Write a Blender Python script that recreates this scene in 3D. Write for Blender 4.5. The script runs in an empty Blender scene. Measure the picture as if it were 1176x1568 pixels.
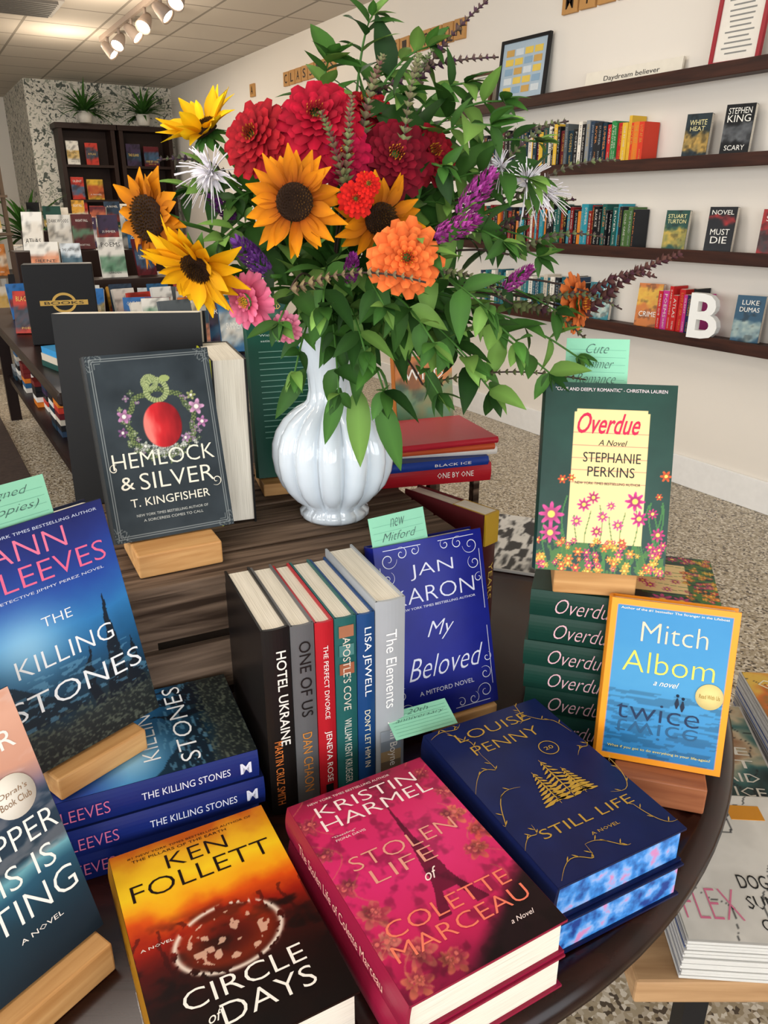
import bpy, bmesh, math, random
import numpy as np
from mathutils import Matrix, Vector
rnd=random.Random(7)
A=math.radians(30.7)
TF=Matrix.Rotation(-A,4,'Z')      # table axes -> room axes
def srgb(c):
    if isinstance(c,str):
        c=c.lstrip('#'); c=[int(c[i:i+2],16)/255 for i in (0,2,4)]
    c=np.clip(np.asarray(c,float),0,1)
    return np.where(c<=.04045,c/12.92,((c+.055)/1.055)**2.4)
def hx(c): 
    c=c.lstrip('#'); return np.array([int(c[i:i+2],16)/255 for i in (0,2,4)])
MATS={}
def newmat(name):
    m=bpy.data.materials.new(name); m.use_nodes=True
    nt=m.node_tree; b=nt.nodes['Principled BSDF']; MATS[name]=m
    return m,nt,b
def mat(col,rough=.5,spec=.22,metal=0,coat=0,var=.06,vscale=30):
    name='m_%s_%d_%d_%d_%d'%(col.lstrip('#'),rough*100,metal*100,coat*100,spec*100)
    if name in MATS: return name
    m,nt,b=newmat(name)
    c=srgb(col)
    n=nt.nodes.new('ShaderNodeTexNoise'); n.inputs['Scale'].default_value=vscale
    tc=nt.nodes.new('ShaderNodeTexCoord'); nt.links.new(tc.outputs['Object'],n.inputs['Vector'])
    mx=nt.nodes.new('ShaderNodeMix'); mx.data_type='RGBA'
    mx.inputs[6].default_value=(*np.clip(c*(1-var),0,1),1); mx.inputs[7].default_value=(*np.clip(c*(1+var),0,1),1)
    nt.links.new(n.outputs['Fac'],mx.inputs[0]); nt.links.new(mx.outputs[2],b.inputs['Base Color'])
    b.inputs['Roughness'].default_value=rough; b.inputs['Metallic'].default_value=metal
    b.inputs['Specular IOR Level'].default_value=spec; b.inputs['Coat Weight'].default_value=coat
    return name
def vmat(name,rough,spec=.5,trans=0,coat=0):
    m,nt,b=newmat(name)
    at=nt.nodes.new('ShaderNodeAttribute'); at.attribute_name='Col'
    nt.links.new(at.outputs['Color'],b.inputs['Base Color'])
    b.inputs['Roughness'].default_value=rough; b.inputs['Specular IOR Level'].default_value=spec
    b.inputs['Coat Weight'].default_value=coat
    if trans:
        tr=nt.nodes.new('ShaderNodeBsdfTranslucent'); nt.links.new(at.outputs['Color'],tr.inputs['Color'])
        ms=nt.nodes.new('ShaderNodeMixShader'); ms.inputs[0].default_value=trans
        out=nt.nodes['Material Output']
        nt.links.new(b.outputs[0],ms.inputs[1]); nt.links.new(tr.outputs[0],ms.inputs[2]); nt.links.new(ms.outputs[0],out.inputs[0])
    return name
V_COVER=vmat('cover_print',.34,.25)
V_MATTE=vmat('cover_matte',.6,.15)
V_LEAF=vmat('leaf',.55,.22,.2)
V_PETAL=vmat('petal',.7,.15,.22)
def wood(name,c1,c2,scale=6,rough=.5,axis=0,coat=0,stretch=12,spec=.3,bump=.15):
    m,nt,b=newmat(name)
    tc=nt.nodes.new('ShaderNodeTexCoord'); mp=nt.nodes.new('ShaderNodeMapping')
    s=[scale*stretch]*3; s[axis]=scale; mp.inputs['Scale'].default_value=s
    n=nt.nodes.new('ShaderNodeTexNoise'); n.inputs['Scale'].default_value=1; n.inputs['Detail'].default_value=6; n.inputs['Distortion'].default_value=.6
    r=nt.nodes.new('ShaderNodeValToRGB'); r.color_ramp.elements[0].color=(*srgb(c1),1); r.color_ramp.elements[1].color=(*srgb(c2),1)
    r.color_ramp.elements[0].position=.3; r.color_ramp.elements[1].position=.7
    nt.links.new(tc.outputs['Object'],mp.inputs[0]); nt.links.new(mp.outputs[0],n.inputs['Vector']); nt.links.new(n.outputs['Fac'],r.inputs[0]); nt.links.new(r.outputs[0],b.inputs['Base Color'])
    bp=nt.nodes.new('ShaderNodeBump'); bp.inputs['Strength'].default_value=bump; bp.inputs['Distance'].default_value=.002
    nt.links.new(n.outputs['Fac'],bp.inputs['Height']); nt.links.new(bp.outputs[0],b.inputs['Normal'])
    b.inputs['Roughness'].default_value=rough; b.inputs['Coat Weight'].default_value=coat; b.inputs['Specular IOR Level'].default_value=spec
    return name
W_TABLE=wood('table_wood','#180807','#2c120d',4,.2,0,0,12,.28,.02)
W_CRATE=wood('crate_wood','#33271f','#7c6858',5,.85,0,0,16,.08,.6)
W_STAND=wood('stand_wood','#b5824c','#d2a36a',8,.5,0)
W_STAND2=wood('stand_wood_red','#8a4e30','#a86844',8,.5,0)
W_SHELF=wood('shelf_wood','#2e1c17','#46291f',4,.5,1,0,12,.2)
W_BENCH=wood('bench_wood','#a07a54','#c09a70',5,.55,0)
def pagemat():
    m,nt,b=newmat('pages')
    tc=nt.nodes.new('ShaderNodeTexCoord'); mp=nt.nodes.new('ShaderNodeMapping'); mp.inputs['Scale'].default_value=(15,15,2200)
    n=nt.nodes.new('ShaderNodeTexNoise'); n.inputs['Scale'].default_value=1
    r=nt.nodes.new('ShaderNodeValToRGB'); r.color_ramp.elements[0].color=(*srgb('#c4bcab'),1); r.color_ramp.elements[1].color=(*srgb('#ebe4d5'),1)
    r.color_ramp.elements[0].position=.25; r.color_ramp.elements[1].position=.55
    nt.links.new(tc.outputs['Object'],mp.inputs[0]); nt.links.new(mp.outputs[0],n.inputs['Vector']); nt.links.new(n.outputs['Fac'],r.inputs[0]); nt.links.new(r.outputs[0],b.inputs['Base Color'])
    b.inputs['Roughness'].default_value=.8
pagemat()
def sprayed():
    m,nt,b=newmat('sprayed_edges')
    tc=nt.nodes.new('ShaderNodeTexCoord'); n=nt.nodes.new('ShaderNodeTexNoise'); n.inputs['Scale'].default_value=55; n.inputs['Detail'].default_value=3
    r=nt.nodes.new('ShaderNodeValToRGB'); e=r.color_ramp.elements
    e[0].position=.35; e[0].color=(*srgb('#123a8c'),1); e[1].position=.5; e[1].color=(*srgb('#3f8fe0'),1)
    x=e.new(.6); x.color=(*srgb('#8ab4ee'),1); x=e.new(.68); x.color=(*srgb('#d08ac0'),1)
    nt.links.new(tc.outputs['Object'],n.inputs['Vector']); nt.links.new(n.outputs['Fac'],r.inputs[0]); nt.links.new(r.outputs[0],b.inputs['Base Color'])
sprayed()
# ---------- builder
class Bld:
    def __init__(s): s.v=[];s.f=[];s.m=[];s.c=[];s.sm=[];s.n=0;s.mats=[]
    def mi(s,name):
        if name not in s.mats: s.mats.append(name)
        return s.mats.index(name)
    def add(s,verts,faces,m,M=None,cols=None,smooth=False):
        verts=np.asarray(verts,float).reshape(-1,3)
        if M is not None:
            Mn=np.array(M); verts=verts@Mn[:3,:3].T+Mn[:3,3]
        k=s.mi(m); n=s.n
        s.v.append(verts); s.f.extend([tuple(i+n for i in f) for f in faces]); s.m.extend([k]*len(faces)); s.sm.extend([smooth]*len(faces))
        if cols is None: cols=np.ones((len(verts),3))*.5
        cols=np.asarray(cols,float)
        if cols.ndim==1: cols=np.tile(cols,(len(verts),1))
        s.c.append(cols); s.n+=len(verts)
    def box(s,a,b,m,M=None,bev=0,cols=None):
        a=np.array(a,float);b=np.array(b,float)
        if bev<=0:
            v=[(x,y,z) for x in (a[0],b[0]) for y in (a[1],b[1]) for z in (a[2],b[2])]
            f=[(0,1,3,2),(4,6,7,5),(0,4,5,1),(2,3,7,6),(0,2,6,4),(1,5,7,3)]
            s.add(v,f,m,M,cols)
        else:
            bm=bmesh.new(); bmesh.ops.create_cube(bm,size=1)
            for v in bm.verts: v.co=Vector([(a[i]+b[i])/2+v.co[i]*(b[i]-a[i]) for i in range(3)])
            bmesh.ops.bevel(bm,geom=bm.edges[:],offset=bev,segments=2,affect='EDGES',profile=.5)
            bm.verts.index_update(); s.add([v.co[:] for v in bm.verts],[[v.index for v in f.verts] for f in bm.faces],m,M,cols); bm.free()
    def lathe(s,prof,m,M=None,seg=48,smooth=True,cols=None,lobes=0,lobe=None):
        v=[];f=[];n=len(prof)
        for j in range(seg):
            th=2*math.pi*j/seg
            for i,(r,z) in enumerate(prof):
                rr=r
                if lobes: rr=r*(1-lobe(i)*(1-abs(math.sin(lobes*th/2))**.6))
                v.append((rr*math.cos(th),rr*math.sin(th),z))
        for j in range(seg):
            k=(j+1)%seg
            for i in range(n-1): f.append((j*n+i,k*n+i,k*n+i+1,j*n+i+1))
        s.add(v,f,m,M,cols,smooth)
    def tube(s,pts,r,m,M=None,seg=6,cols=None):
        pts=[Vector(p) for p in pts]; n=len(pts); v=[];f=[]
        rr=r if hasattr(r,'__len__') else [r]*n
        for i,p in enumerate(pts):
            t=(pts[min(i+1,n-1)]-pts[max(i-1,0)]).normalized()
            up=Vector((0,0,1)) if abs(t.z)<.9 else Vector((1,0,0))
            x=t.cross(up).normalized(); y=t.cross(x)
            for j in range(seg):
                th=2*math.pi*j/seg; v.append(p+(x*math.cos(th)+y*math.sin(th))*rr[i])
        for i in range(n-1):
            for j in range(seg): k=(j+1)%seg; f.append((i*seg+j,i*seg+k,(i+1)*seg+k,(i+1)*seg+j))
        f.append(tuple(range(seg))[::-1]); f.append(tuple((n-1)*seg+j for j in range(seg)))
        s.add([tuple(q) for q in v],f,m,M,cols,True)
    def obj(s,name,M=None,parent=None):
        me=bpy.data.meshes.new(name); V=np.concatenate(s.v)
        me.from_pydata(V.tolist(),[],s.f)
        for k in s.mats: me.materials.append(MATS[k])
        me.polygons.foreach_set('material_index',s.m); me.polygons.foreach_set('use_smooth',s.sm)
        at=me.color_attributes.new('Col','FLOAT_COLOR','POINT'); C=np.concatenate(s.c); C=np.concatenate([C,np.ones((len(C),1))],1)
        at.data.foreach_set('color',C.ravel()); me.update()
        o=bpy.data.objects.new(name,me); bpy.context.collection.objects.link(o)
        if M is not None: o.matrix_world=M
        if parent: o.parent=parent
        return o
TC={}
def tmesh(body,shear=0,bold=0,extr=0,res=3):
    k=(body,shear,bold,extr)
    if k in TC: return TC[k]
    cu=bpy.data.curves.new('t','FONT'); cu.body=body; cu.resolution_u=res; cu.shear=shear; cu.offset=bold; cu.extrude=extr
    o=bpy.data.objects.new('t',cu); bpy.context.collection.objects.link(o)
    dg=bpy.context.evaluated_depsgraph_get(); me=bpy.data.meshes.new_from_object(o.evaluated_get(dg))
    v=np.array([q.co[:] for q in me.vertices]); f=[tuple(p.vertices) for p in me.polygons]
    bpy.data.objects.remove(o); bpy.data.meshes.remove(me); bpy.data.curves.remove(cu)
    mn=v.min(0);mx=v.max(0); v[:,:2]=(v[:,:2]-(mn+mx)[:2]/2)/np.maximum((mx-mn)[:2],1e-6)
    TC[k]=(v,f); return TC[k]
def text(B,body,cx,cy,w,h,col,z=0,shear=0,bold=0,M=None,rough=.4,extr=0,rotz=0,res=3):
    v,f=tmesh(body,shear,bold,extr,res); v=v*np.array([w,h,1])
    if rotz:
        c,s_=math.cos(rotz),math.sin(rotz); v=v@np.array([[c,s_,0],[-s_,c,0],[0,0,1]])
    v=v+np.array([cx,cy,z])
    B.add(v,f,mat(col,rough,var=0.02),M)
def ribbon(B,pts,w,col,z,M=None,taper=True):
    p=np.array(pts,float); n=len(p); d=np.gradient(p,axis=0); d/=np.linalg.norm(d,axis=1)[:,None]+1e-9
    nn=np.stack([-d[:,1],d[:,0]],1); ww=w/2*(np.sin(np.linspace(.25,math.pi-.25,n))[:,None] if taper else 1)
    L=p+nn*ww;R=p-nn*ww
    v=np.concatenate([np.c_[L,np.full(n,z)],np.c_[R,np.full(n,z)]]); f=[(i,i+n,i+n+1,i+1) for i in range(n-1)]
    B.add(v,f,mat(col,.4,var=0.02),M)
def spiral(cx,cy,r,a0,turns,flip=1,n=26):
    return [(cx+r*(1-.85*k/n)*math.cos(a0+flip*turns*2*math.pi*k/n),cy+r*(1-.85*k/n)*math.sin(a0+flip*turns*2*math.pi*k/n)) for k in range(n+1)]
def vnoise(x,y,seed):
    def h(i,j):
        q=np.sin(i*127.1+j*311.7+seed*74.7)*43758.5453; return q-np.floor(q)
    i=np.floor(x);j=np.floor(y);u=x-i;v=y-j;u=u*u*(3-2*u);v=v*v*(3-2*v)
    return (h(i,j)*(1-u)+h(i+1,j)*u)*(1-v)+(h(i,j+1)*(1-u)+h(i+1,j+1)*u)*v
def fbm(x,y,s,o=4,seed=0):
    t=0;a=.5
    for k in range(o): t=t+a*vnoise(x*s,y*s,seed+k);s*=2;a*=.5
    return t/(1-.5**o)
def ramp(t,st):
    xs=[q[0] for q in st]; cs=np.array([hx(q[1]) for q in st])
    return np.stack([np.interp(t,xs,cs[:,k]) for k in range(3)],-1)
def mix(a,b,k): 
    k=np.clip(k,0,1)[...,None]; return a*(1-k)+b*k
def sst(e0,e1,x): t=np.clip((x-e0)/(e1-e0),0,1); return t*t*(3-2*t)
def pflower(img,u,v,cu,cv,r,col,cen='#f0c040',n=8):
    dx=u-cu;dy=v-cv;d=np.hypot(dx,dy);th=np.arctan2(dy,dx)
    rr=r*(.75+.25*np.cos(n*th)); m=sst(1,.85,d/rr); c=mix(np.broadcast_to(hx(col),img.shape),np.broadcast_to(hx(col)*.6,img.shape),sst(1,0,d/r))
    img=mix(img,c,m); return mix(img,np.broadcast_to(hx(cen),img.shape),sst(.3,.22,d/r))
def artgrid(B,w,h,z,fn,M,nx=110,m=V_COVER):
    ny=int(nx*h/w); U,V=np.meshgrid(np.linspace(0,1,nx+1),np.linspace(0,1,ny+1))
    asp=h/w; img=fn(U,V*asp,V)
    img=srgb(img)
    vs=np.stack([U*w,V*h,np.full_like(U,z)],-1).reshape(-1,3)
    i=np.arange(nx)[None,:]+np.arange(ny)[:,None]*(nx+1); i=i.ravel()
    B.add(vs,list(zip(i.tolist(),(i+1).tolist(),(i+nx+2).tolist(),(i+nx+1).tolist())),m,M,img.reshape(-1,3),True)
# ---------- book
def book(B,w,h,t,cover,M=None,art=None,texts=(),spine=(),pages='pages',rough=.35,spinecol=None,nx=110,amat=V_COVER,bulge=.003,inset=.003):
    bt=.0025; cm=mat(cover,rough); sc=mat(spinecol,rough) if spinecol else cm
    N=8; out=[];inn=[]
    for k in range(N+1):
        z=t*k/N; out.append((-bulge*math.sin(math.pi*k/N),z))
    for k in range(N+1):
        z=bt+(t-2*bt)*k/N; inn.append((bt-bulge*.6*math.sin(math.pi*k/N),z))
    v=[];f=[]
    for y in (0,h):
        for x,z in out: v.append((x,y,z))
        for x,z in inn: v.append((x,y,z))
    n=2*(N+1)
    for k in range(N):
        f.append((k,k+1,n+k+1,n+k)); f.append((N+1+k,n+N+1+k,n+N+2+k,N+2+k))
        f.append((k,N+1+k,N+2+k,k+1)); f.append((n+k,n+k+1,n+N+2+k,n+N+1+k))
    B.add(v,f,sc,M,smooth=False)
    B.box((0,0,0),(w,h,bt),cm,M); B.box((0,0,t-bt),(w,h,t),cm,M)
    B.box((bt*.8,.003,bt),(w-.004,h-inset,t-bt),pages,M)
    if art: artgrid(B,w-.0006,h-.0004,t+.0003,art,(M or Matrix())@Matrix.Translation((.0003,.0002,0)),nx,amat)
    for q in texts:
        body,u,vv,tw,th,col=q[:6]; kw=q[6] if len(q)>6 else {}
        text(B,body,u*w,vv*h,tw*w,th*h,col,t+.0007,M=M,**kw)
    S=(M or Matrix())@Matrix(((0,0,-1,-bulge-.0006),(-1,0,0,0),(0,1,0,0),(0,0,0,1)))
    for q in spine:
        body,fy,fz,ln,ht,col=q[:6]; kw=q[6] if len(q)>6 else {}
        text(B,body,-fy*h,fz*t,ln*h,ht*t,col,0,M=S,**kw)
def pose(BL,yaw,lean,t):
    y=math.radians(yaw);l=math.radians(lean)
    X=Vector((math.cos(y),math.sin(y),0));Y=Vector((-math.sin(y)*math.cos(l),math.cos(y)*math.cos(l),math.sin(l)));Z=X.cross(Y)
    o=Vector(BL)-Z*t
    M=Matrix((( X.x,Y.x,Z.x,o.x),(X.y,Y.y,Z.y,o.y),(X.z,Y.z,Z.z,o.z),(0,0,0,1)))
    return TF@M
def yawM(x,y,z,yaw): return TF@Matrix.Translation((x,y,z))@Matrix.Rotation(math.radians(yaw),4,'Z')
def stand(name,cx,cy,yaw,z0,z1,wd=.10,front=.03,m=W_STAND,lean=74,back=.14,dep=.055):
    B=Bld(); 
    B.box((-wd/2,-front,0),(wd/2,dep,z1-z0-.001),m,None,.002)
    l=math.radians(lean)
    R=Matrix.Translation((0,.038,z1-z0-.004))@Matrix.Rotation(-(math.pi/2-l),4,'X')
    B.box((-wd*.22,0,0),(wd*.22,.009,back),m,R,.0015)
    return B.obj(name,yawM(cx,cy,z0,yaw))
def note(name,M,w=.075,h=.06,lines=('Signed','copies!')):
    B=Bld(); B.box((0,0,-.0003),(w,h,.0003),mat('#8fcfb0',.7),None)
    for k in range(7): ribbon(B,[(w*.05,h*(.1+.12*k)),(w*.95,h*(.1+.12*k))],.0003,'#5f9e86',.0006,None,False)
    for i,L in enumerate(lines): text(B,L,w*.5,h*(.84-.24*i),w*min(.8,.09*len(L)),h*.15,'#3a5250',.0009,shear=.5,bold=-.018)
    return B.obj(name,M)
# =================== ROOM (room axes)
XW=3.4;YF=11.2;YB=-3.2;XL=-4.2;HC=2.85
def surf(name,fn):
    m,nt,b=newmat(name); fn(nt,b); return name
def fl(nt,b):
    tc=nt.nodes.new('ShaderNodeTexCoord')
    v=nt.nodes.new('ShaderNodeTexVoronoi'); v.inputs['Scale'].default_value=120
    nt.links.new(tc.outputs['Object'],v.inputs['Vector'])
    sep=nt.nodes.new('ShaderNodeSeparateColor'); nt.links.new(v.outputs['Color'],sep.inputs[0])
    r=nt.nodes.new('ShaderNodeValToRGB'); e=r.color_ramp.elements; r.color_ramp.interpolation='CONSTANT'
    e[0].position=0;e[0].color=(*srgb('#4e4337'),1); e[1].position=.12;e[1].color=(*srgb('#98896f'),1)
    for p,c in((.3,'#b8ac98'),(.55,'#a6987f'),(.75,'#d6cdbc'),(.93,'#746550')): x=e.new(p);x.color=(*srgb(c),1)
    nt.links.new(sep.outputs[0],r.inputs[0]); nt.links.new(r.outputs[0],b.inputs['Base Color']); b.inputs['Roughness'].default_value=.35
surf('terrazzo',fl)
def ce(nt,b):
    tc=nt.nodes.new('ShaderNodeTexCoord'); br=nt.nodes.new('ShaderNodeTexBrick'); br.offset=0
    br.inputs['Scale'].default_value=1; br.inputs['Brick Width'].default_value=.61;br.inputs['Row Height'].default_value=.61; br.inputs['Mortar Size'].default_value=.012
    br.inputs['Color1'].default_value=(*srgb('#cbc2b6'),1);br.inputs['Color2'].default_value=(*srgb('#c4bbaf'),1);br.inputs['Mortar'].default_value=(*srgb('#8f877c'),1)
    nt.links.new(tc.outputs['Object'],br.inputs['Vector']); nt.links.new(br.outputs['Color'],b.inputs['Base Color']); b.inputs['Roughness'].default_value=.9
surf('ceiling_tile',ce)
def wp(nt,b):
    tc=nt.nodes.new('ShaderNodeTexCoord')
    n2=nt.nodes.new('ShaderNodeTexNoise'); n2.inputs['Scale'].default_value=15; n2.inputs['Detail'].default_value=2;n2.inputs['Distortion'].default_value=1.2
    nt.links.new(tc.outputs['Object'],n2.inputs['Vector'])
    r=nt.nodes.new('ShaderNodeValToRGB'); e=r.color_ramp.elements
    e[0].position=.39;e[0].color=(*srgb('#565c54'),1);e[1].position=.44;e[1].color=(*srgb('#dcd6c8'),1)
    x=e.new(.57);x.color=(*srgb('#ded8ca'),1);x=e.new(.63);x.color=(*srgb('#9a9c8c'),1)
    nt.links.new(n2.outputs['Fac'],r.inputs[0]); nt.links.new(r.outputs[0],b.inputs['Base Color']); b.inputs['Roughness'].default_value=.8
surf('wallpaper',wp)
WALLC=mat('#ebe4d9',.85,vscale=2,var=.02); TRIM=mat('#efeeeb',.5)
def one(name,a,b,m,bev=0):
    B=Bld();B.box(a,b,m,None,bev);return B.obj(name)
one('floor',(XL-.2,YB-.2,-.1),(XW+.2,YF+2.2,0),'terrazzo')
one('ceiling',(XL-.2,YB-.2,HC),(XW+.2,YF+2.2,HC+.1),'ceiling_tile')
one('wall_right',(XW,YB-.2,0),(XW+.15,YF+2.2,HC),WALLC)
one('wall_far',(XL-.2,YF+2,0),(XW,YF+2.15,HC),WALLC)
B=Bld();B.box((1.62,YF,0),(XW,YF+.12,HC),'wallpaper');B.box((1.62,YF+.12,0),(1.74,YF+2,HC),'wallpaper');B.obj('wall_papered')
one('baseboard_right',(XW-.018,YB,0),(XW,YF,.16),TRIM,.004)
one('trim_1',(1.60,YF-.012,0),(XW-.02,YF-.001,.14),TRIM)
B=Bld()
B.box((.15,YF+1.93,0),(1.25,YF+1.99,2.15),TRIM);B.box((.23,YF+1.90,0.01),(1.17,YF+1.95,2.07),mat('#cfc8bc',.5),None,.004)
for k in range(2): B.box((.35,YF+1.885,.2+k*.95),(1.05,YF+1.905,1.0+k*.95),mat('#bdb6aa',.5),None,.01)
B.lathe([(0,0),(.03,0),(.03,.03),(0,.04)],mat('#8a8478',.3,metal=1),Matrix.Translation((.32,YF+1.89,1.0))@Matrix.Rotation(math.pi/2,4,'X'),16)
B.obj('door_1')
def winwall(name,along,c0,c1,pos,thick,wins):
    B=Bld(); z0,z1=.7,2.5
    def bx(a0,a1,za,zb,m=WALLC,p0=None,p1=None):
        p0=pos if p0 is None else p0;p1=pos+thick if p1 is None else p1
        if along=='x': B.box((a0,p0,za),(a1,p1,zb),m)
        else: B.box((p0,a0,za),(p1,a1,zb),m)
    bx(c0,c1,0,z0);bx(c0,c1,z1,HC);e=c0
    for a,b in wins: bx(e,a,z0,z1);e=b
    bx(e,c1,z0,z1);B.obj(name)
    for i,(a,b) in enumerate(wins):
        B=Bld();nm='window_%d'%(i+1+(0 if along=='x' else 2))
        for t in (a,(a+b)/2-.03,b-.06): bx(t,t+.06,z0,z1,TRIM,pos+.02,pos+.08)
        for t in (z0,z1-.06): bx(a,b,t,t+.06,TRIM,pos+.02,pos+.08)
        B.obj(nm)
winwall('wall_back','x',XL,XW,YB-.15,.15,[(-3.4,-.6),(-.2,2.6)])
winwall('wall_left','y',YB,YF+2,XL-.15,.15,[(-2,1.5),(2.5,6)])
B=Bld();B.box((.8,7.05,HC-.012),(1.4,7.65,HC-.001),mat('#8d8780',.6))
for k in range(9): B.box((.84,7.09+k*.06,HC-.03),(1.36,7.115+k*.06,HC-.012),mat('#5e5a55',.6))
B.obj('ceiling_vent')
# track light
B=Bld();TW=mat('#a8978a',.5)
B.box((1.905,5.7,HC-.04),(1.935,8.3,HC-.002),TW)
em,nt,b=newmat('bulb'); b.inputs['Emission Color'].default_value=(*srgb('#ffe2b8'),1); b.inputs['Emission Strength'].default_value=40
for k in range(6):
    y=5.95+k*.42; M=Matrix.Translation((1.92,y,HC-.04))
    B.tube([(0,0,0),(0,0,-.08)],.012,TW,M)
    R=M@Matrix.Translation((0,0,-.09))@Matrix.Rotation(math.radians(140 if k%2 else 215),4,'Y')@Matrix.Rotation(math.radians(30),4,'X')
    B.lathe([(0,-.06),(.03,-.06),(.04,-.03),(.06,.07),(.055,.075),(.05,.05),(0,.05)],TW,R,20)
    B.lathe([(0,.06),(.05,.06)],'bulb',R,16,False)
B.obj('track_light')
# wall ledges
LZ=[1.98,1.61,1.195,.805]
for z in LZ:
    B=Bld();B.box((XW-.13,.6,z-.035),(XW-.001,4.6,z),W_SHELF,None,.003);B.box((XW-.145,.6,z-.045),(XW-.13,4.6,z+.012),W_SHELF,None,.003);B.obj('wall_shelf')
PAL=['#1b1b1e','#23262b','#2c3f55','#702020','#c23a2c','#e8e2d6','#1f4a44','#3d2f4a','#d97a26','#e0b53a','#555c60','#14303f','#8a8f92','#c9bfae','#0f0f12','#5f1a22','#2b5f8a']
WORDS=['THE LAST HOUR','MURDER CLUB','NIGHT FALL','JANE HARPER','THE GUEST','COLD CASE','RIVER','A NOVEL','ONE BY ONE','BLACK ICE','THE MAID','SILENT','HOME','LOST AT SEA','DARK WOODS','GARDEN','SUMMER','WILD','ATLAS','COOKING','POEMS','THE ISLAND']
def row(B,y0,y1,z,pal,h0=.18,h1=.225,xb=XW-.118):
    y=y1
    while y>y0:
        t=rnd.uniform(.018,.04);h=rnd.uniform(h0,h1);d=rnd.uniform(.095,.11);c=rnd.choice(pal)
        if y-t<y0-.01: break
        M=Matrix.Translation((xb+.11-d,y,z))
        B.box((0,-t+.0012,0),(d,0,h),mat(c,.4,var=.02),M); B.box((.003,-t+.004,h-.001),(d,-.003,h+.0005),'pages',M)
        tc=rnd.choice(['#d8d4ca','#c8a24a','#d8d4ca','#a0a6aa','#d88a4a']) if c not in('#e8e2d6','#c9bfae') else rnd.choice(['#333333','#8a2a2a'])
        S=M@Matrix(((0,0,-1,-.0008),(0,-1,0,-t/2),(-1,0,0,0),(0,0,0,1)))
        f=rnd.uniform(.4,.58)
        text(B,rnd.choice(WORDS),-(h*.92-h*f/2),0,h*f,t*rnd.uniform(.3,.5),tc,0,M=S,res=1)
        text(B,rnd.choice(WORDS),-h*.2,0,h*.24,t*.28,tc,0,M=S,res=1)
        y-=t
SEED=[0]
def faceout(B,M,w,h,t,c,ttl=(),band=None,tcol='#f2efe6',nx=8):
    B.box((0,-t,0),(w,0,h),mat(c,.4),M); B.box((.002,-t+.002,h-.0005),(w-.002,-.002,h+.0004),'pages',M); B.box((w-.0005,-t+.002,.002),(w+.0004,-.002,h-.002),'pages',M)
    S=M@Matrix(((1,0,0,0),(0,0,-1,-t-.0016),(0,1,0,0),(0,0,0,1)))
    if band:
        SEED[0]+=3;sd=SEED[0];b0,b1,bc_=band
        def fn(u,y,v):
            n=fbm(u,y,3,3,sd);im=np.broadcast_to(hx(c),u.shape+(3,))
            m=sst(b0-.05,b0+.05,v+(n-.5)*.3)*sst(b1+.05,b1-.05,v+(n-.5)*.3)*(.5+.6*fbm(u,y,7,2,sd+9))
            im=mix(im,np.broadcast_to(hx(bc_),im.shape),m); return mix(im,im*.55,sst(.55,.7,fbm(u,y,5,3,sd+4))*.7)
        artgrid(B,w,h,.0008,fn,S,nx)
    for q in ttl: text(B,q[0],w*.5,q[1]*h,q[2]*w,q[3]*h,tcol,.0014,M=S)
def rfo(B,M,w,h,t,pal):
    c=rnd.choice(pal);lc=c in('#e8e2d6','#c9bfae','#e8e4da','#e0e0da','#8a8f92','#dfe6ea')
    y=rnd.choice([.82,.5,.25]);
    faceout(B,M,w,h,t,c,[(rnd.choice(WORDS),y,rnd.uniform(.55,.85),rnd.uniform(.07,.13))]+([(rnd.choice(WORDS),.12,.5,.05)] if rnd.random()<.6 else []),(rnd.uniform(.1,.35),rnd.uniform(.45,.8),rnd.choice(['#d8cfc0','#a83a2c','#2a4a5a','#c8a050','#e8e4da','#3a6a8a','#d87a4a','#5a8a6a'])),'#2a2a2a' if lc else rnd.choice(['#e6e2d8','#e0c060','#e6e2d8']))
def wallM(y,z,tilt=18,off=.10): return Matrix.Translation((XW-off,y,z))@Matrix.Rotation(math.radians(-90+tilt),4,'Z')@Matrix.Rotation(math.radians(-6),4,'X')
B=Bld();row(B,3.25,4.35,LZ[1],PAL[:3]+PAL[5:7]+PAL[9:16]);row(B,3.0,3.09,LZ[1],['#d8402a','#e07a2a']);row(B,3.09,3.25,LZ[1],['#2f8a4a','#e0b53a','#c22a2a']);B.obj('shelf_books')
B=Bld();row(B,3.1,4.3,LZ[2],['#1b1b1e','#e8e2d6','#7a1a1e','#1f5a54','#2c3f55','#d97a26','#111318','#2e8fa0','#8a2a20']);row(B,2.98,3.1,LZ[2],['#23262b','#4a6a3a']);B.obj('shelf_books')
B=Bld();row(B,3.35,4.3,LZ[3],['#1f5a6a','#23262b','#e8e2d6','#2c3f55','#c9bfae','#2f7a80']);row(B,2.5,2.78,LZ[3],['#c23a8a','#1b1b1e','#c22a2a','#e07a2a','#232a50']);B.obj('shelf_books')
def fo(y,zi,w,h,c,ttl,band=None,tcol='#f2efe6',tilt=18,t=.03):
    B=Bld();faceout(B,wallM(y,LZ[zi]+.002,tilt,.088),w,h,t,c,ttl,band,tcol,24);B.obj('paperback_book')
fo(2.76,1,.115,.19,'#26343a',[('WHITE',.8,.7,.12),('HEAT',.66,.6,.1)],(.1,.55,'#c8a050'),'#e8dca0')
fo(2.55,1,.125,.21,'#17181a',[('STEPHEN',.87,.8,.12),('KING',.72,.8,.14),('SCARY',.15,.7,.1)],(.25,.6,'#6a6d70'))
fo(2.81,2,.115,.185,'#1e4a40',[('STUART',.85,.8,.1),('TURTON',.72,.8,.1)],(.1,.5,'#c8a848'),'#e8e0a0')
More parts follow.
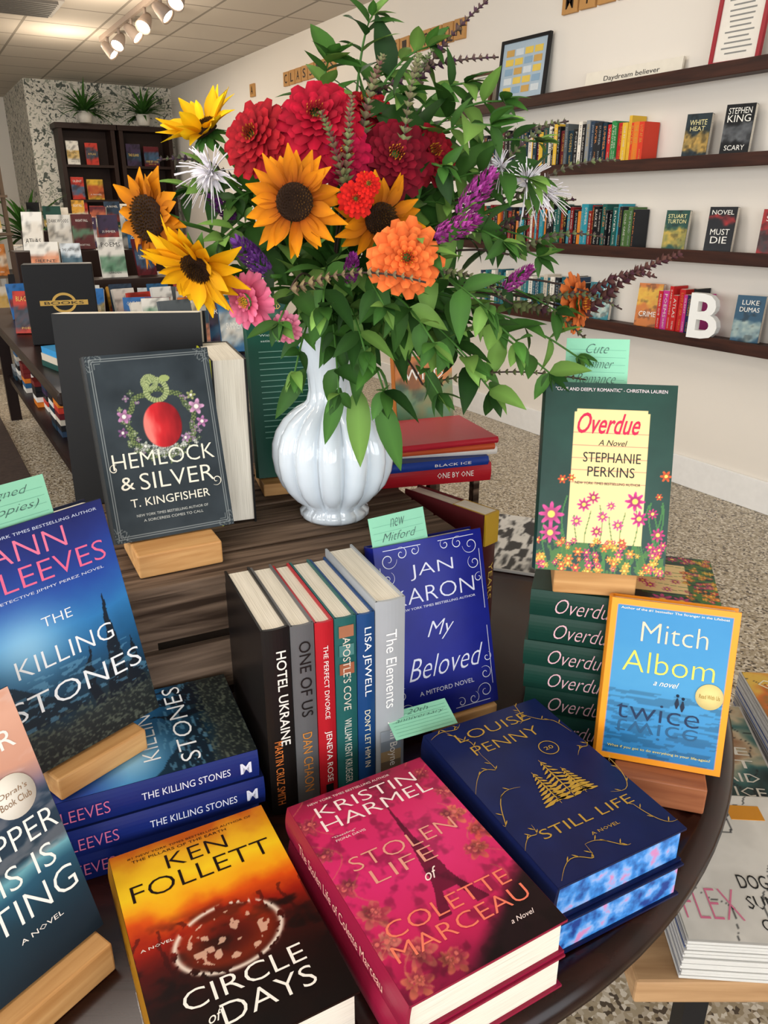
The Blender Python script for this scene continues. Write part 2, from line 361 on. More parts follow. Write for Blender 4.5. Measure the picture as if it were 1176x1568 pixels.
fo(2.56,2,.125,.20,'#15161a',[('NOVEL',.88,.8,.1),('MUST',.45,.7,.13),('DIE',.27,.6,.15)],(.7,.8,'#b02a2a'))
fo(2.28,2,.12,.19,'#a02a2a',[('SAINT',.8,.7,.12)],(.1,.5,'#3a3a3a'))
fo(2.93,3,.13,.22,'#c8722a',[('CRIME',.3,.7,.12)],(.5,.95,'#e0b53a'))
fo(2.34,3,.125,.21,'#27506a',[('LUKE',.85,.6,.1),('DUMAS',.7,.7,.1)],(.1,.45,'#a8b8b0'))
fo(2.12,3,.125,.21,'#7a1a1e',[('NOIR',.8,.7,.15)],None)
fo(3.28,3,.13,.2,'#2a7a86',[('BLUE',.8,.7,.12)],(.1,.5,'#d8d2c0'))
B=Bld();text(B,'B',0,0,.15,.21,'#f0f0ec',0,bold=.02,extr=.12,M=Matrix.Translation((XW-.135,2.47,LZ[3]+.105))@Matrix.Rotation(-math.pi/2+.15,4,'Z')@Matrix.Rotation(math.pi/2,4,'X')@Matrix.Diagonal((1,1,.16,1)));B.obj('letter_b_decoration')
def frame(name,y,w,h,fc,pc,tilt,lines,z=LZ[0]):
    B=Bld();M=wallM(y,z+.002,tilt,.085);b=.018
    B.box((0,-.02,0),(w,-.001,b),mat(fc,.4),M);B.box((0,-.02,h-b),(w,-.001,h),mat(fc,.4),M);B.box((0,-.02,b),(b,-.001,h-b),mat(fc,.4),M);B.box((w-b,-.02,b),(w,-.001,h-b),mat(fc,.4),M)
    B.box((b,-.012,b),(w-b,-.002,h-b),mat(pc,.5),M)
    for k in range(lines): 
        yy=h*(.85-.7*k/max(lines-1,1)); wd=rnd.uniform(.4,.62)*w
        B.box((w/2-wd/2,-.0135,yy-.003),(w/2+wd/2,-.012,yy+.003),mat('#8a8a86',.6),M)
    return B,M
B,M=frame('f',2.68,.24,.33,'#9e1f2c','#ece6da',5,12);B.obj('framed_print')
B,M=frame('f',4.22,.40,.34,'#1c1c1e','#a9bbc8',4,0)
for i in range(4):
    for j in range(5): B.box((.05+.078*i,-.0135,.05+.05*j),(.115+.078*i,-.012,.085+.05*j),mat(['#e0c25a','#d0d8dc','#8aa8c0','#e0c25a','#c8a05a'][(i*2+j)%5],.5),M)
B.obj('framed_print')
B,M=frame('f',4.5,.2,.2,'#5a3a28','#e0d8c8',5,5);B.obj('framed_print')
B=Bld();M=wallM(3.5,LZ[0]+.002,2,.05);B.box((0,-.012,0),(.62,0,.085),mat('#e9e2d2',.6),M);S=M@Matrix(((1,0,0,0),(0,0,-1,-.0135),(0,1,0,0),(0,0,0,1)));text(B,'Daydream believer',.31,.042,.36,.03,'#333333',0,M=S);B.obj('wooden_sign')
TILE=mat('#c08f55',.5)
def tiles(word,y0,z,sz=.118,gap=.016):
    B=Bld()
    for k,ch in enumerate(word):
        if ch==' ': continue
        y=y0-k*(sz+gap);r=rnd.uniform(-.04,.04)
        M=Matrix.Translation((XW-.012,y-sz/2,z+sz/2))@Matrix.Rotation(-math.pi/2,4,'Z')@Matrix.Rotation(math.pi/2,4,'X')@Matrix.Rotation(r,4,'Z')
        B.box((-sz/2,-sz/2,-.012),(sz/2,sz/2,.008),TILE,M,.003);text(B,ch,0,0,sz*.5,sz*.62,'#2a1c14',.009,M=M,bold=.01)
    B.obj('wall_letter_tiles')
tiles('CLASSICS',7.55,2.46);tiles('FICTION',5.6,2.42);tiles('MYSTERY',3.77,2.385);tiles('A',8.4,2.46)
def bookcase(x0,x1):
    B=Bld();y0=YF-.33;y1=YF-.015;D=mat('#2a1a14',.5)
    for x in (x0,x1-.05): B.box((x,y0,0),(x+.05,y1,2.3),D)
    B.box((x0-.03,y0-.03,2.3),(x1+.03,y1,2.36),D);B.box((x0,y1-.02,0),(x1,y1,2.3),D)
    for z in (.1,.5,.9,1.2,1.5,1.9): B.box((x0+.05,y0,z-.03),(x1-.05,y1-.02,z),D)
    B.obj('bookcase')
    B=Bld()
    for z in (.1,.5,.9,1.2,1.5,1.9):
        x=x0+.08
        while x<x1-.22:
            w=rnd.uniform(.14,.2);h=rnd.uniform(.22,.27)
            rfo(B,Matrix.Translation((x,y0+.07,z+.001)),w,h,.02,PAL[3:]+['#d8d2c4','#c84a3a','#e0e0da','#b8502a','#e8e4da']);x+=w+rnd.uniform(.02,.08)
    B.obj('bookcase_books')
bookcase(1.88,2.55);bookcase(2.6,3.27)
def leafv(B,base,d,nrm,L,W,c0,c1,m=V_LEAF,n=5,droop=.25,fold=.25,round_=0,prof=None):
    d=Vector(d).normalized();nrm=Vector(nrm);s=d.cross(nrm)
    if s.length<1e-4: s=d.cross(Vector((.3,.5,.8)))
    s.normalize();nn=s.cross(d).normalized();base=Vector(base)
    v=[];c=[];c0=np.asarray(c0);c1=np.asarray(c1)
    for i in range(n+1):
        t=i/n
        if prof: w=prof(t)*W/2
        elif round_: w=W/2*(math.sin(math.pi*min(t**.75,.93))**.6 if t>0 else .15)
        else: w=W/2*max(math.sin(math.pi*t**.72),0)**.9
        if i==0: w=max(w,W*.05)
        p=base+d*(L*t)-nn*(droop*L*t*t)
        e=nn*(fold*w)
        v+= [p-s*w+e,p,p+s*w+e]; cc=c0*(1-t)+c1*t; c+=[cc*.9,cc*1.2,cc*.9]
    f=[]
    for i in range(n):
        a=i*3; f+=[(a,a+1,a+4,a+3),(a+1,a+2,a+5,a+4)]
    B.add([tuple(q) for q in v],f,m,None,np.clip(c,0,1),True)
G1,G2,G3=srgb('#22451a'),srgb('#4a7a32'),srgb('#86b054')
def spiky(x,y,z,r,name='potted_plant',n=40,wd=.035):
    B=Bld();B.lathe([(0,0),(.07,0),(.09,.12),(.08,.12),(.07,.1),(0,.1)],mat('#c8c4ba',.5),None,20)
    for k in range(n):
        th=rnd.uniform(0,6.28);el=rnd.uniform(.2,1.3);d=(math.cos(th)*math.cos(el),math.sin(th)*math.cos(el),math.sin(el))
        leafv(B,(0,0,.1),d,(0,0,1),r*rnd.uniform(.7,1.1),wd,G1,G2,n=6,droop=.5)
    B.obj(name,Matrix.Translation((x,y,z)))
spiky(2.2,YF-.42,2.362,.42,n=70);spiky(2.9,YF-.42,2.362,.42,n=70)
def dtable(x0,x1,y0,y1,h,name='display_table'):
    B=Bld();D=mat('#1e1210',.35)
    B.box((x0,y0,h-.05),(x1,y1,h),D,None,.01);B.box((x0+.08,y0+.08,.28),(x1-.08,y1-.08,.32),D)
    for x in (x0+.05,x1-.12):
        for y in (y0+.05,y1-.12): B.box((x,y,0),(x+.07,y+.07,h-.05),D)
    B.obj(name)
    B=Bld()
    for k in range(18):
        x=rnd.uniform(x0+.1,x0+.2);y=y0+.15+k*(y1-y0-.5)/17
        for q in range(rnd.randint(3,7)): B.box((x,y,.321+.03*q),(x+.16,y+.15,.349+.03*q),mat(rnd.choice(PAL+['#e8e4da','#e0dcd0']),.5),None)
    B.obj('book_stack')
PL2=PAL[2:]+['#e8e4da','#3a7ac0','#2f8fc8','#e8e4da','#d8a03a','#e0e0da','#3a3a3e','#5a2a2a','#dfe6ea','#e8e4da','#c84a3a','#d8cfb8']
def scatter(x0,x1,y0,y1,z,n,hs=(.17,.25),name='display_books',dx=.15,dy=.12,avoid=()):
    B=Bld();pts=[];t=0
    while len(pts)<n and t<6000:
        t+=1;x=rnd.uniform(x0,x1);y=rnd.uniform(y0,y1)
        if any(a-.1<y<b+.1 for a,b in avoid): continue
        if all(abs(x-a)>dx or abs(y-b)>dy for a,b in pts): pts.append((x,y))
    for x,y in pts:
        w=rnd.uniform(.11,.16);h=rnd.uniform(*hs)
        M=Matrix.Translation((x,y,z))@Matrix.Rotation(math.radians(rnd.uniform(-30,15)),4,'Z')@Matrix.Rotation(math.radians(-rnd.uniform(8,22)),4,'X')
        rfo(B,M,w,h,rnd.uniform(.012,.03),PL2)
    B.obj(name)
def fstacks(x0,x1,y0,y1,z,n):
    B=Bld()
    for k in range(n):
        x=rnd.uniform(x0,x1);y=y0+(y1-y0)*k/n;zz=z;q=rnd.uniform(-.3,.3)
        for j in range(rnd.randint(1,3)):
            t=rnd.uniform(.015,.035);M=Matrix.Translation((x,y,zz))@Matrix.Rotation(q+rnd.uniform(-.1,.1),4,'Z');B.box((0,0,0),(.15,.22,t),mat(rnd.choice(PL2),.4),M);B.box((.003,-.0006,.003),(.147,.2,t-.003),'pages',M);zz+=t
    B.obj('book_stack')
R1=((4.95,5.15),(5.5,5.75));R2=((7.3,7.5),(8.2,8.45))
dtable(.39,1.6,3.0,6.0,.76);scatter(.45,1.45,4.6,5.9,.761,60,dy=.085,avoid=R1);scatter(.95,1.45,3.5,4.5,.761,24,(.17,.24),dy=.1);fstacks(.45,.6,3.1,4.0,.761,3)
for (c,d),h in zip(R1,(1.0,1.14)):
    one('display_riser',(.6,c,.761),(1.55,d,h),mat('#2a1a14',.4),.004);scatter(.62,1.43,c+.06,d-.04,h+.001,7,(.2,.26),dx=.13)
dtable(.9,2.4,6.7,9.3,.8);scatter(.95,2.25,6.8,9.2,.801,100,dy=.085,avoid=R2)
for (c,d),h in zip(R2,(1.08,1.2)):
    one('display_riser',(1.0,c,.801),(2.3,d,h),mat('#2a1a14',.4),.004);scatter(1.05,2.15,c+.06,d-.05,h+.001,9,(.2,.27),dx=.13)
def rg(nt,b):
    tc=nt.nodes.new('ShaderNodeTexCoord');n=nt.nodes.new('ShaderNodeTexNoise');n.inputs['Scale'].default_value=40;n.inputs['Detail'].default_value=5
    r=nt.nodes.new('ShaderNodeValToRGB');r.color_ramp.elements[0].color=(*srgb('#2a1e19'),1);r.color_ramp.elements[1].color=(*srgb('#4e3d33'),1)
    nt.links.new(tc.outputs['Object'],n.inputs['Vector']);nt.links.new(n.outputs['Fac'],r.inputs[0]);nt.links.new(r.outputs[0],b.inputs['Base Color']);b.inputs['Roughness'].default_value=.95
surf('dark_brown_mottle',rg)
one('dark_floor_sheet',(-1.6,1.75,.0005),(.38,6.6,.010),'dark_brown_mottle',.003)  # thin dark brown mottled sheet lying on the floor
# black gift box with gold emblem
B=Bld();B.box((0,0,0),(.32,.13,.38),mat('#101012',.5),None,.004)
M=Matrix(((1,0,0,.17),(0,0,-1,-.002),(0,1,0,.20),(0,0,0,1)))
ribbon(B,[(.05*math.cos(k*.2),.042*math.sin(k*.2)) for k in range(33)],.012,'#c09a4a',0,M,False);B.box((.06,-.003,.188),(.28,-.001,.212),mat('#c09a4a',.4));text(B,'BOOKS',0,0,.18,.014,'#1a1614',.003,M=M)
B.obj('black_gift_box',Matrix.Translation((.47,4.18,.762))@Matrix.Rotation(-.2,4,'Z'))
# card rack
B=Bld();
for z in (.5,.85,1.2,1.5):
    for k in range(4):
        rfo(B,Matrix.Translation((.05+.2*k,0,z))@Matrix.Rotation(-.12,4,'X'),.17,.26,.015,['#d8cfc0','#c87a3a','#e8e4da','#8a9a8a','#3a4a5a','#b8502a','#cfc0a0'])
    B.box((0,-.04,z-.02),(.9,.02,z),mat('#6a5848',.5))
B.box((0,.05,0),(.03,.1,1.85),mat('#6a5848',.5));B.box((.87,.05,0),(.9,.1,1.85),mat('#6a5848',.5));B.box((0,.04,0),(.9,.12,.04),mat('#6a5848',.5))
B.obj('greeting_card_rack',Matrix.Translation((-.05,7.6,0))@Matrix.Rotation(.1,4,'Z'))
spiky(1.30,10.25,.951,.75,'potted_palm',40,.06)
one('plant_stand',(1.10,10.05,0),(1.50,10.45,.95),mat('#4a3a30',.5),.01)
# =================== ROUND TABLE
B=Bld()
prof=[(0,.715),(.66,.715),(.70,.712),(.722,.718),(.730,.727),(.728,.736),(.722,.742),(.715,.748),(.70,.750),(.695,.7475),(.688,.7475),(.682,.750),(0,.750)]
B.lathe(prof,W_TABLE,None,128)
B.lathe([(0,0),(.30,0),(.32,.02),(.3,.05),(.12,.09),(.07,.16),(.06,.3),(.09,.45),(.07,.6),(.12,.68),(.2,.712),(0,.712)],W_TABLE,None,40)
B.obj('round_table',yawM(-.22,1.09,0,0))
# =================== CRATE
CW,CD,CH=.43,.40,.235
B=Bld()
for (x,y) in ((.0,.0),(CW-.03,0),(0,CD-.03),(CW-.03,CD-.03)): B.box((x+.001,y+.012,0),(x+.029,y+.03 if y==0 else y+.018,CH-.012),W_CRATE)
for z0,z1 in ((.0,.06),(.078,.145),(.160,.222)):
    B.box((0,0,z0),(CW,.011,z1),W_CRATE,None,.0015);B.box((0,CD-.011,z0),(CW,CD,z1),W_CRATE,None,.0015)
    B.box((0,.012,z0),(.011,CD-.012,z1),W_CRATE,None,.0015);B.box((CW-.011,.012,z0),(CW,CD-.012,z1),W_CRATE,None,.0015)
for k in range(6): B.box((-.004,-.004+k*.069,CH-.012),(CW+.004,.058+k*.069,CH),W_CRATE,None,.002)
B.obj('wooden_crate',yawM(-.293,.779,.7505,25.3))
CZ=.7505+CH
B=Bld()
B.box((0,0,0),(.10,.13,.004),W_CRATE);B.box((0,0,CH-.012),(.10,.13,CH),W_CRATE,None,.002)
for x in(0,.088):
    for y in(0,.118): B.box((x,y,.004),(x+.012,y+.012,CH-.012),W_CRATE)
B.obj('wooden_riser',yawM(.075,1.18,.7505,30))
# =================== VASE
vp=[(0,0),(.045,0),(.049,.004),(.049,.011),(.043,.016),(.047,.022),(.060,.032),(.073,.048),(.081,.068),(.084,.090),(.083,.108),(.077,.126),(.066,.142),(.052,.153),(.040,.160),(.034,.167),(.031,.180),(.032,.20),(.038,.230),(.048,.250),(.051,.256),(.047,.255),(.034,.23),(.027,.20),(.027,.18),(0,.175)]
def lb(i):
    z=vp[i][1]; return .18 if .03<z<.145 and i<17 else (.13 if .02<z<.17 and i<17 else (.05 if i>1 and i<17 else 0))
B=Bld();nm=mat('#d0dae3',.08,coat=.8,spec=.5);VX,VY=-.070,1.018;B.lathe(vp,nm,None,234,True,None,13,lb);B.obj('ribbed_vase',yawM(VX,VY,CZ+.0005,8))
# =================== BOOK ARTS
def bc(c,im): return np.broadcast_to(hx(c),im.shape)
def art_follett(u,y,v):
    n=fbm(u,y,4,5,1);n2=fbm(u*1.0,y*1.6,7,4,3)
    t=v+(n-.5)*.16
    im=ramp(t,[(0,'#070304'),(.16,'#120404'),(.3,'#2c0705'),(.42,'#4a0b06'),(.52,'#931a08'),(.60,'#d8500c'),(.67,'#f2a014'),(.78,'#f7cc1e'),(.88,'#eab01c'),(1,'#b9560e')])
    im=mix(im,bc('#100404',im),sst(.5,.75,n2)*sst(.62,.5,v)*.85)
    e=((u-.5)/.3)**2+((v-.42)/.14)**2
    im=mix(im,bc('#b53a10',im),np.exp(-((e-.5)/.4)**2)*.45)
    ring=np.exp(-((e-1)/.12)**2)*(fbm(u,y,26,2,5)>.42)
    im=mix(im,bc('#f2e4d4',im),ring*.9)
    im=mix(im,bc('#e0b8a0',im),(fbm(u,y,22,2,9)>.62)*(e<.6)*.8)
    return mix(im,bc('#2a0604',im),((np.abs(np.sin(u*22+n*5))<.25)&(e>1.1)&(v>.3)&(v<.56))*.5)
def art_harmel(u,y,v):
    n=fbm(u,y,3,4,2)
    im=ramp(v+(n-.5)*.2,[(0,'#84123a'),(.2,'#c02054'),(.5,'#d42c6c'),(.8,'#c8265c'),(1,'#881a38')])
    wv=np.interp(v,[.22,.34,.40,.42,.60,.80],[.17,.085,.06,.065,.022,.004]); tw=(np.abs(u-.56)<wv)&(v>.22)&(v<.82)
    hole=(np.abs(u-.56)<wv*.5)&(v<.32)
    im=mix(im,bc('#5e0a2a',im),(tw&~hole)*.9)
    base=im
    for cu,cv,r,c in [(.04,.85,.09,'#a83a4e'),(.1,.35,.11,'#c8685e'),(.06,.22,.1,'#d88a70'),(.2,.14,.11,'#d0705e'),(.04,.5,.08,'#b84a58'),(.9,.62,.1,'#e8825a'),(.98,.5,.1,'#e0604a'),(.86,.42,.09,'#d86a50'),(.97,.75,.08,'#b84050'),(.33,.06,.09,'#c86a50'),(.92,.9,.07,'#a83048'),(.1,.05,.1,'#d87858'),(.04,.68,.06,'#c05060')]:
        for j in range(5): im=pflower(im,u,y,cu+.014*j*math.cos(j*9+cu*30),cv*1.516+.014*j*math.sin(j*7),r*(1-.17*j),c if j%2==0 else '#c04a54','#d87a64',5+j)
    im=mix(im,bc('#c8805a',im),((np.abs(np.sin(u*16+np.sin(y*11)*2))<.1)&((u<.16)|(u>.86)))*.5)
    im=mix(base,im,np.full(u.shape,.8))
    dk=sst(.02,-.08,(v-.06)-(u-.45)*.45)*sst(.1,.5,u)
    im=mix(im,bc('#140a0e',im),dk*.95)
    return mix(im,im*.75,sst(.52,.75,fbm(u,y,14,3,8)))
def art_kill(u,y,v):
    n=fbm(u,y,4,5,4)
    im=ramp(v+(n-.5)*.12,[(0,'#161c1c'),(.14,'#20282a'),(.2,'#0e2838'),(.4,'#1a5480'),(.55,'#2a78b8'),(.72,'#1e48a0'),(.86,'#1c3080'),(1,'#141c5c')])
    g=np.exp(-(((u-.26)/.26)**2+((v-.52)/.14)**2)); im=mix(im,bc('#a0d4f2',im),g*.8)
    im=mix(im,bc('#0a1a26',im),((v<.40-.5*np.abs(u-0.0)+n*.1)&(v>.18))*.75)
    for c_,hw,b_,tp in((.80,.085,.15,.62),(.62,.055,.15,.42),(.93,.06,.15,.38)):
        im=mix(im,bc('#081420',im),((np.abs(u-c_-(n-.5)*.14)<hw*(1-(v-b_)/(tp-b_)))&(v>b_)&(v<tp))*.92)
    k=(fbm(u*1.5,y*2.5,34,2,6)); im=mix(im,bc('#5c6456',im),sst(.5,.75,k)*(v<.17+n*.04)*.7)
    return mix(im,bc('#6aa0c0',im),(fbm(u*1.5,y*5,9,3,16)>.6)*(v<.38)*(v>.18)*.5)
def art_oprah(u,y,v):
    n=fbm(u,y,3,5,14)
    im=ramp(v+(n-.5)*.1,[(0,'#0a1c28'),(.2,'#12303f'),(.32,'#1f5068'),(.38,'#6aa4b0'),(.42,'#1a3040'),(.6,'#24384e'),(.66,'#7a6a7c'),(.73,'#d09880'),(.9,'#e0aa92'),(1,'#d8a088')])
    return mix(im,bc('#e0c4bc',im),sst(.55,.7,fbm(u*1.2,y*3,5,4,15))*(v>.38)*.3)
def art_hem(u,y,v):
    n=fbm(u,y,5,4,21);rr=random.Random(5)
    im=ramp(n,[(0,'#22292e'),(1,'#384147')])
    a=y.max();cx,cy=.52,.95
    d=np.hypot((u-cx),(y-cy));th=np.arctan2(y-cy,u-cx)
    im=mix(im,bc('#3e4c34',im),(np.abs(d-.27-.012*np.sin(th*9))<.022)*.95)
    im=mix(im,bc('#84925a',im),((np.abs(d-.27-.012*np.sin(th*9))<.022)&(np.sin(th*60)*np.sin(d*200)>.1))*.8)
    for c2x,c2y,r2,a0,a1 in [(.52,1.22,.085,-1.2,3.3),(.475,1.285,.05,-.5,4.4)]:
        d2=np.hypot(u-c2x,y-c2y);t2=np.arctan2(y-c2y,u-c2x)
        m=(np.abs(d2-r2)<.021); im=mix(im,bc('#79885a',im),m*.95); im=mix(im,bc('#c0c890',im),(m&(np.sin(t2*26)>.4))*.7)
    im=mix(im,bc('#9aa868',im),(np.hypot((u-.60)/1.6,y-1.31)<.028)*.95)
    for k in range(90):
        an=rr.uniform(.1,6.2);r_=.27+rr.uniform(-.04,.07);fx=cx+r_*math.cos(an)*1.02;fy=cy+r_*math.sin(an)
        if fy>1.16 and abs(fx-.52)<.2: continue
        im=pflower(im,u,y,fx,fy,rr.uniform(.018,.032),rr.choice(['#5f7050','#76855a','#4a5a40','#8a9a6a','#9a7a9a']),'#a0a890',rr.choice([2,3,4]))
    for cu,cv,r,c in [(.23,1.03,.065,'#c88ab8'),(.20,.90,.045,'#8a5a8a'),(.83,1.05,.075,'#dca6cc'),(.86,.92,.055,'#c884b8'),(.80,1.15,.045,'#a8b070'),(.36,.77,.045,'#b8c0b0'),(.7,.8,.045,'#b890b8')]: im=pflower(im,u,y,cu,cv,r,c,'#e8e0d8',5)
    for k in range(70):
        fx=rr.gauss(.51,.09);fy=rr.gauss(.725,.03);im=pflower(im,u,y,fx,fy,.02,rr.choice(['#a8aca4','#c0c4bc','#7a8074']),'#e0e0d8',4)
    e=np.hypot((u-.53)/1.05,y-.93); c=ramp(np.clip((u-.40)/.3+(fbm(u,y*.4,14,3,3)-.5)*.6,0,1),[(0,'#e87a70'),(.35,'#c8262c'),(1,'#6a0c14')])
    im=mix(im,c,sst(.175,.163,e+.02*np.cos(2*np.arctan2(y-.93,u-.53))))
    for k,wd in((.03,.004),(.045,.0025)):
        q=np.minimum(np.minimum(u,1-u),np.minimum(y,a-y)); im=mix(im,bc('#8a9090',im),(np.abs(q-k)<wd)*.9)
    for px,py in((0,0),(1,0),(0,a),(1,a)):
        d=np.hypot(u-px,y-py);th=np.arctan2(y-py,u-px); im=mix(im,bc('#7c8282',im),((np.abs(np.sin(d*70+3*np.sin(th*6)))<.35)&(d<.13))*.8)
    return im
a_over=.217/.145
def art_overdue(u,y,v):
    n=fbm(u,y,5,4,31); im=ramp(n,[(0,'#12332b'),(1,'#1d453b')])
    r2=random.Random(4)
    for k in range(22):
        x0=r2.random();hh=r2.uniform(.2,.42);im=mix(im,bc('#3f7a3a',im),((np.abs(u-x0-.03*np.sin(v*14+k))<.006)&(v<hh))*.9)
    im=mix(im,bc('#4a7a34',im),(fbm(u*2,y,16,3,9)>.5)*(v<.16)*.8)
    card=(np.abs(u-.52)<.29)&(v>.155)&(v<.865)&~((np.abs(u-.52)>.27)&(v>.85));im=mix(im,bc('#ecd194',im),card*1.)
    for k in range(5): im=mix(im,bc('#c8786a',im),((np.abs(v-(.74-.066*k))<.0022)&card)*.9)
    im=mix(im,bc('#c8786a',im),((np.abs(u-.35)<.002)&card&(v<.74)&(v>.46))*.8)
    for k in range(6):
        x0=.3+.09*k;im=mix(im,bc('#4a7a3a',im),((np.abs(u-x0-.02*np.sin(v*16+k*2))<.004)&(v<.3+.03*(k%3))&card)*.9)
    for k in range(90):
        cu=r2.random();cv=r2.uniform(0,.17)*a_over;c=r2.choice(['#e85a3a','#f0a030','#d8307a','#f27a2a','#f0b840','#e04a80']);im=pflower(im,u,y,cu,cv,r2.uniform(.02,.045),c,'#f8d860',6)
    for cu,cv,r in [(.10,.30,.11),(.10,.20,.09),(.42,.40,.055),(.35,.36,.06),(.50,.30,.05),(.74,.39,.085),(.78,.30,.07),(.62,.26,.05),(.93,.22,.06),(.3,.27,.05),(.46,.22,.05),(.88,.33,.045),(.56,.36,.04)]:
        im=pflower(im,u,y,cu,cv*a_over,r,r2.choice(['#e02a8c','#e84a9a','#d42a7c']),'#f8d860',8)
    for cu,cv,r in [(.17,.49,.04),(.96,.53,.05),(.24,.5,.035),(.92,.42,.03)]: im=pflower(im,u,y,cu,cv*a_over,r,'#e85a22','#f8d860',6)
    return im
def art_twice(u,y,v):
    n=fbm(u*1,y*2.5,5,4,41); im=ramp(v+(n-.5)*.15,[(0,'#2878b4'),(.5,'#4694c4'),(1,'#3084bc')])
    im=mix(im,im*.8,((fbm(u,y*6,6,3,5)>.52)&(v<.45))*1.)
    e=np.minimum(np.minimum(u,1-u),np.minimum(y,y.max()-y)); return mix(im,bc('#f09a20',im),(e<.045)*1.)
def art_penny(u,y,v):
    n=fbm(u,y,6,3,51); return ramp(n,[(0,'#0b1644'),(1,'#122054')])
def art_karon(u,y,v):
    n=fbm(u,y,6,3,61); return ramp(n,[(0,'#121b7e'),(1,'#192590')])
def flat(BL,yaw,z): return TF@Matrix.Translation((BL[0],BL[1],z))@Matrix.Rotation(math.radians(yaw),4,'Z')
TZ=.7508
# Follett
B=Bld();t=.047
book(B,.157,.238,t,'#1a0805',None,art_follett,[('#1 NEW YORK TIMES BESTSELLING AUTHOR OF',.5,.955,.8,.012,'#2a1208'),('THE PILLARS OF THE EARTH',.42,.932,.6,.014,'#2a1208'),('KEN',.5,.87,.38,.075,'#1c0c05',{'bold':-.01}),('FOLLETT',.5,.765,.86,.085,'#1c0c05',{'bold':-.01}),
 ('A NOVEL',.13,.50,.18,.012,'#f0e8dc'),('CIRCLE',.5,.235,.66,.075,'#f4efe6',{'bold':-.008}),('of',.3,.145,.08,.04,'#f4efe6',{'shear':.4}),('DAYS',.58,.135,.5,.08,'#f4efe6',{'bold':-.008})],
 [('KEN FOLLETT',.7,.5,.35,.4,'#2a1206'),('CIRCLE OF DAYS',.25,.5,.35,.3,'#f0e8dc')],spinecol='#9a6a16',nx=160)
B.obj('hardcover_book',flat((-.158,.366),28,TZ))
# Harmel stack
B=Bld();t=.039
book(B,.157,.238,t,'#8c1838')
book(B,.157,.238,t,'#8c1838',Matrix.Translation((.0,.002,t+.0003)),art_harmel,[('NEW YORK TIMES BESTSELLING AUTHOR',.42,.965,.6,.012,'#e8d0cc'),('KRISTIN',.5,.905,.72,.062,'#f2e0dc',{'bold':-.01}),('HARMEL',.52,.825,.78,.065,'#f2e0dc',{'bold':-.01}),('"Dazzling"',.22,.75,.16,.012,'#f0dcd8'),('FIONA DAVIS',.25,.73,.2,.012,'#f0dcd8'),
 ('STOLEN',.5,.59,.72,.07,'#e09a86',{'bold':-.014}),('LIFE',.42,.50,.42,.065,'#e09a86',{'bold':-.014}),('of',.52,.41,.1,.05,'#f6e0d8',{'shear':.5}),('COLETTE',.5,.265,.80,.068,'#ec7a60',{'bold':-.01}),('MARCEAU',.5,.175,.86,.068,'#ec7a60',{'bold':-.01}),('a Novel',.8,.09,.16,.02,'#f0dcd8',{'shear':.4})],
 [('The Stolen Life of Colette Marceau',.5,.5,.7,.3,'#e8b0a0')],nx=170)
B.obj('book_stack',flat((.020,.402),29.3,TZ))
# Penny stack
B=Bld();t=.041
GO='#b8923a'
book(B,.157,.238,t,'#0c1640',pages='sprayed_edges')
MM=Matrix.Translation((0,.004,t+.0003))
book(B,.157,.238,t,'#0c1640',MM,art_penny,[('LOUISE',.5,.90,.62,.062,GO,{'bold':-.014}),('PENNY',.5,.79,.56,.062,GO,{'bold':-.014}),('STILL LIFE',.52,.235,.72,.05,GO,{'bold':-.008}),('A NOVEL',.55,.15,.22,.016,GO),('20',.72,.655,.07,.022,GO)],pages='sprayed_edges',nx=60)
z=t+.0008;w,h=.157,.238
ribbon(B,[(w*.72+.011*math.cos(k*.3),h*.655+.011*math.sin(k*.3)) for k in range(22)],.001,GO,z,MM,False)
def tree(cx,cy,s):
    for k in range(9):
        yy=cy+s*k/9;ww=s*.42*(1-k/9.5)
        for sg in(-1,1): ribbon(B,[(cx,yy+s*.05),(cx+sg*ww*.5,yy-s*.01),(cx+sg*ww,yy-s*.05)],.0045*(1-k/14),GO,z+.0001*k,MM)
    ribbon(B,[(cx,cy-s*.1),(cx,cy+s*.5),(cx,cy+s*1.02)],.002,GO,z,MM)
tree(.45*w,.36*h,.045);tree(.57*w,.37*h,.055);tree(.66*w,.36*h,.038)
for (x0,y0,x1,y1,c) in [(0,.55,.25,.75,.1),(.25,.75,.15,.98,.05),(0,.35,.3,.5,-.08),(.98,.7,.75,.95,.05),(1,.45,.8,.3,.1),(.05,.02,.35,.12,.08),(.35,.12,.6,.04,.03),(1,.05,.85,.2,-.05),(.02,.95,.3,.99,.03),(.85,.55,1,.62,.03),(.8,1,.7,.86,.03),(0,.2,.16,.3,.04)]:
    pts=[];
    for k in range(15):
        q=k/14;pts.append((w*(x0+(x1-x0)*q+c*math.sin(q*math.pi)),h*(y0+(y1-y0)*q+c*.5*math.sin(q*math.pi*2))))
    ribbon(B,pts,.0009,GO,z,MM)
    for k in (3,6,9,12):
        p=pts[k];sg=1 if k%2 else -1;ribbon(B,[p,(p[0]+.003*sg,p[1]+.003),(p[0]+.005*sg,p[1]+.005)],.0013,GO,z,MM)
B.obj('book_stack',flat((.155,.505),27.1,TZ))
note('note_card',TF@Matrix.Translation((.014,.722,TZ+.074))@Matrix.Rotation(math.radians(24),4,'Z')@Matrix.Rotation(math.radians(22),4,'X'),.080,.036,('20th','anniversary'))
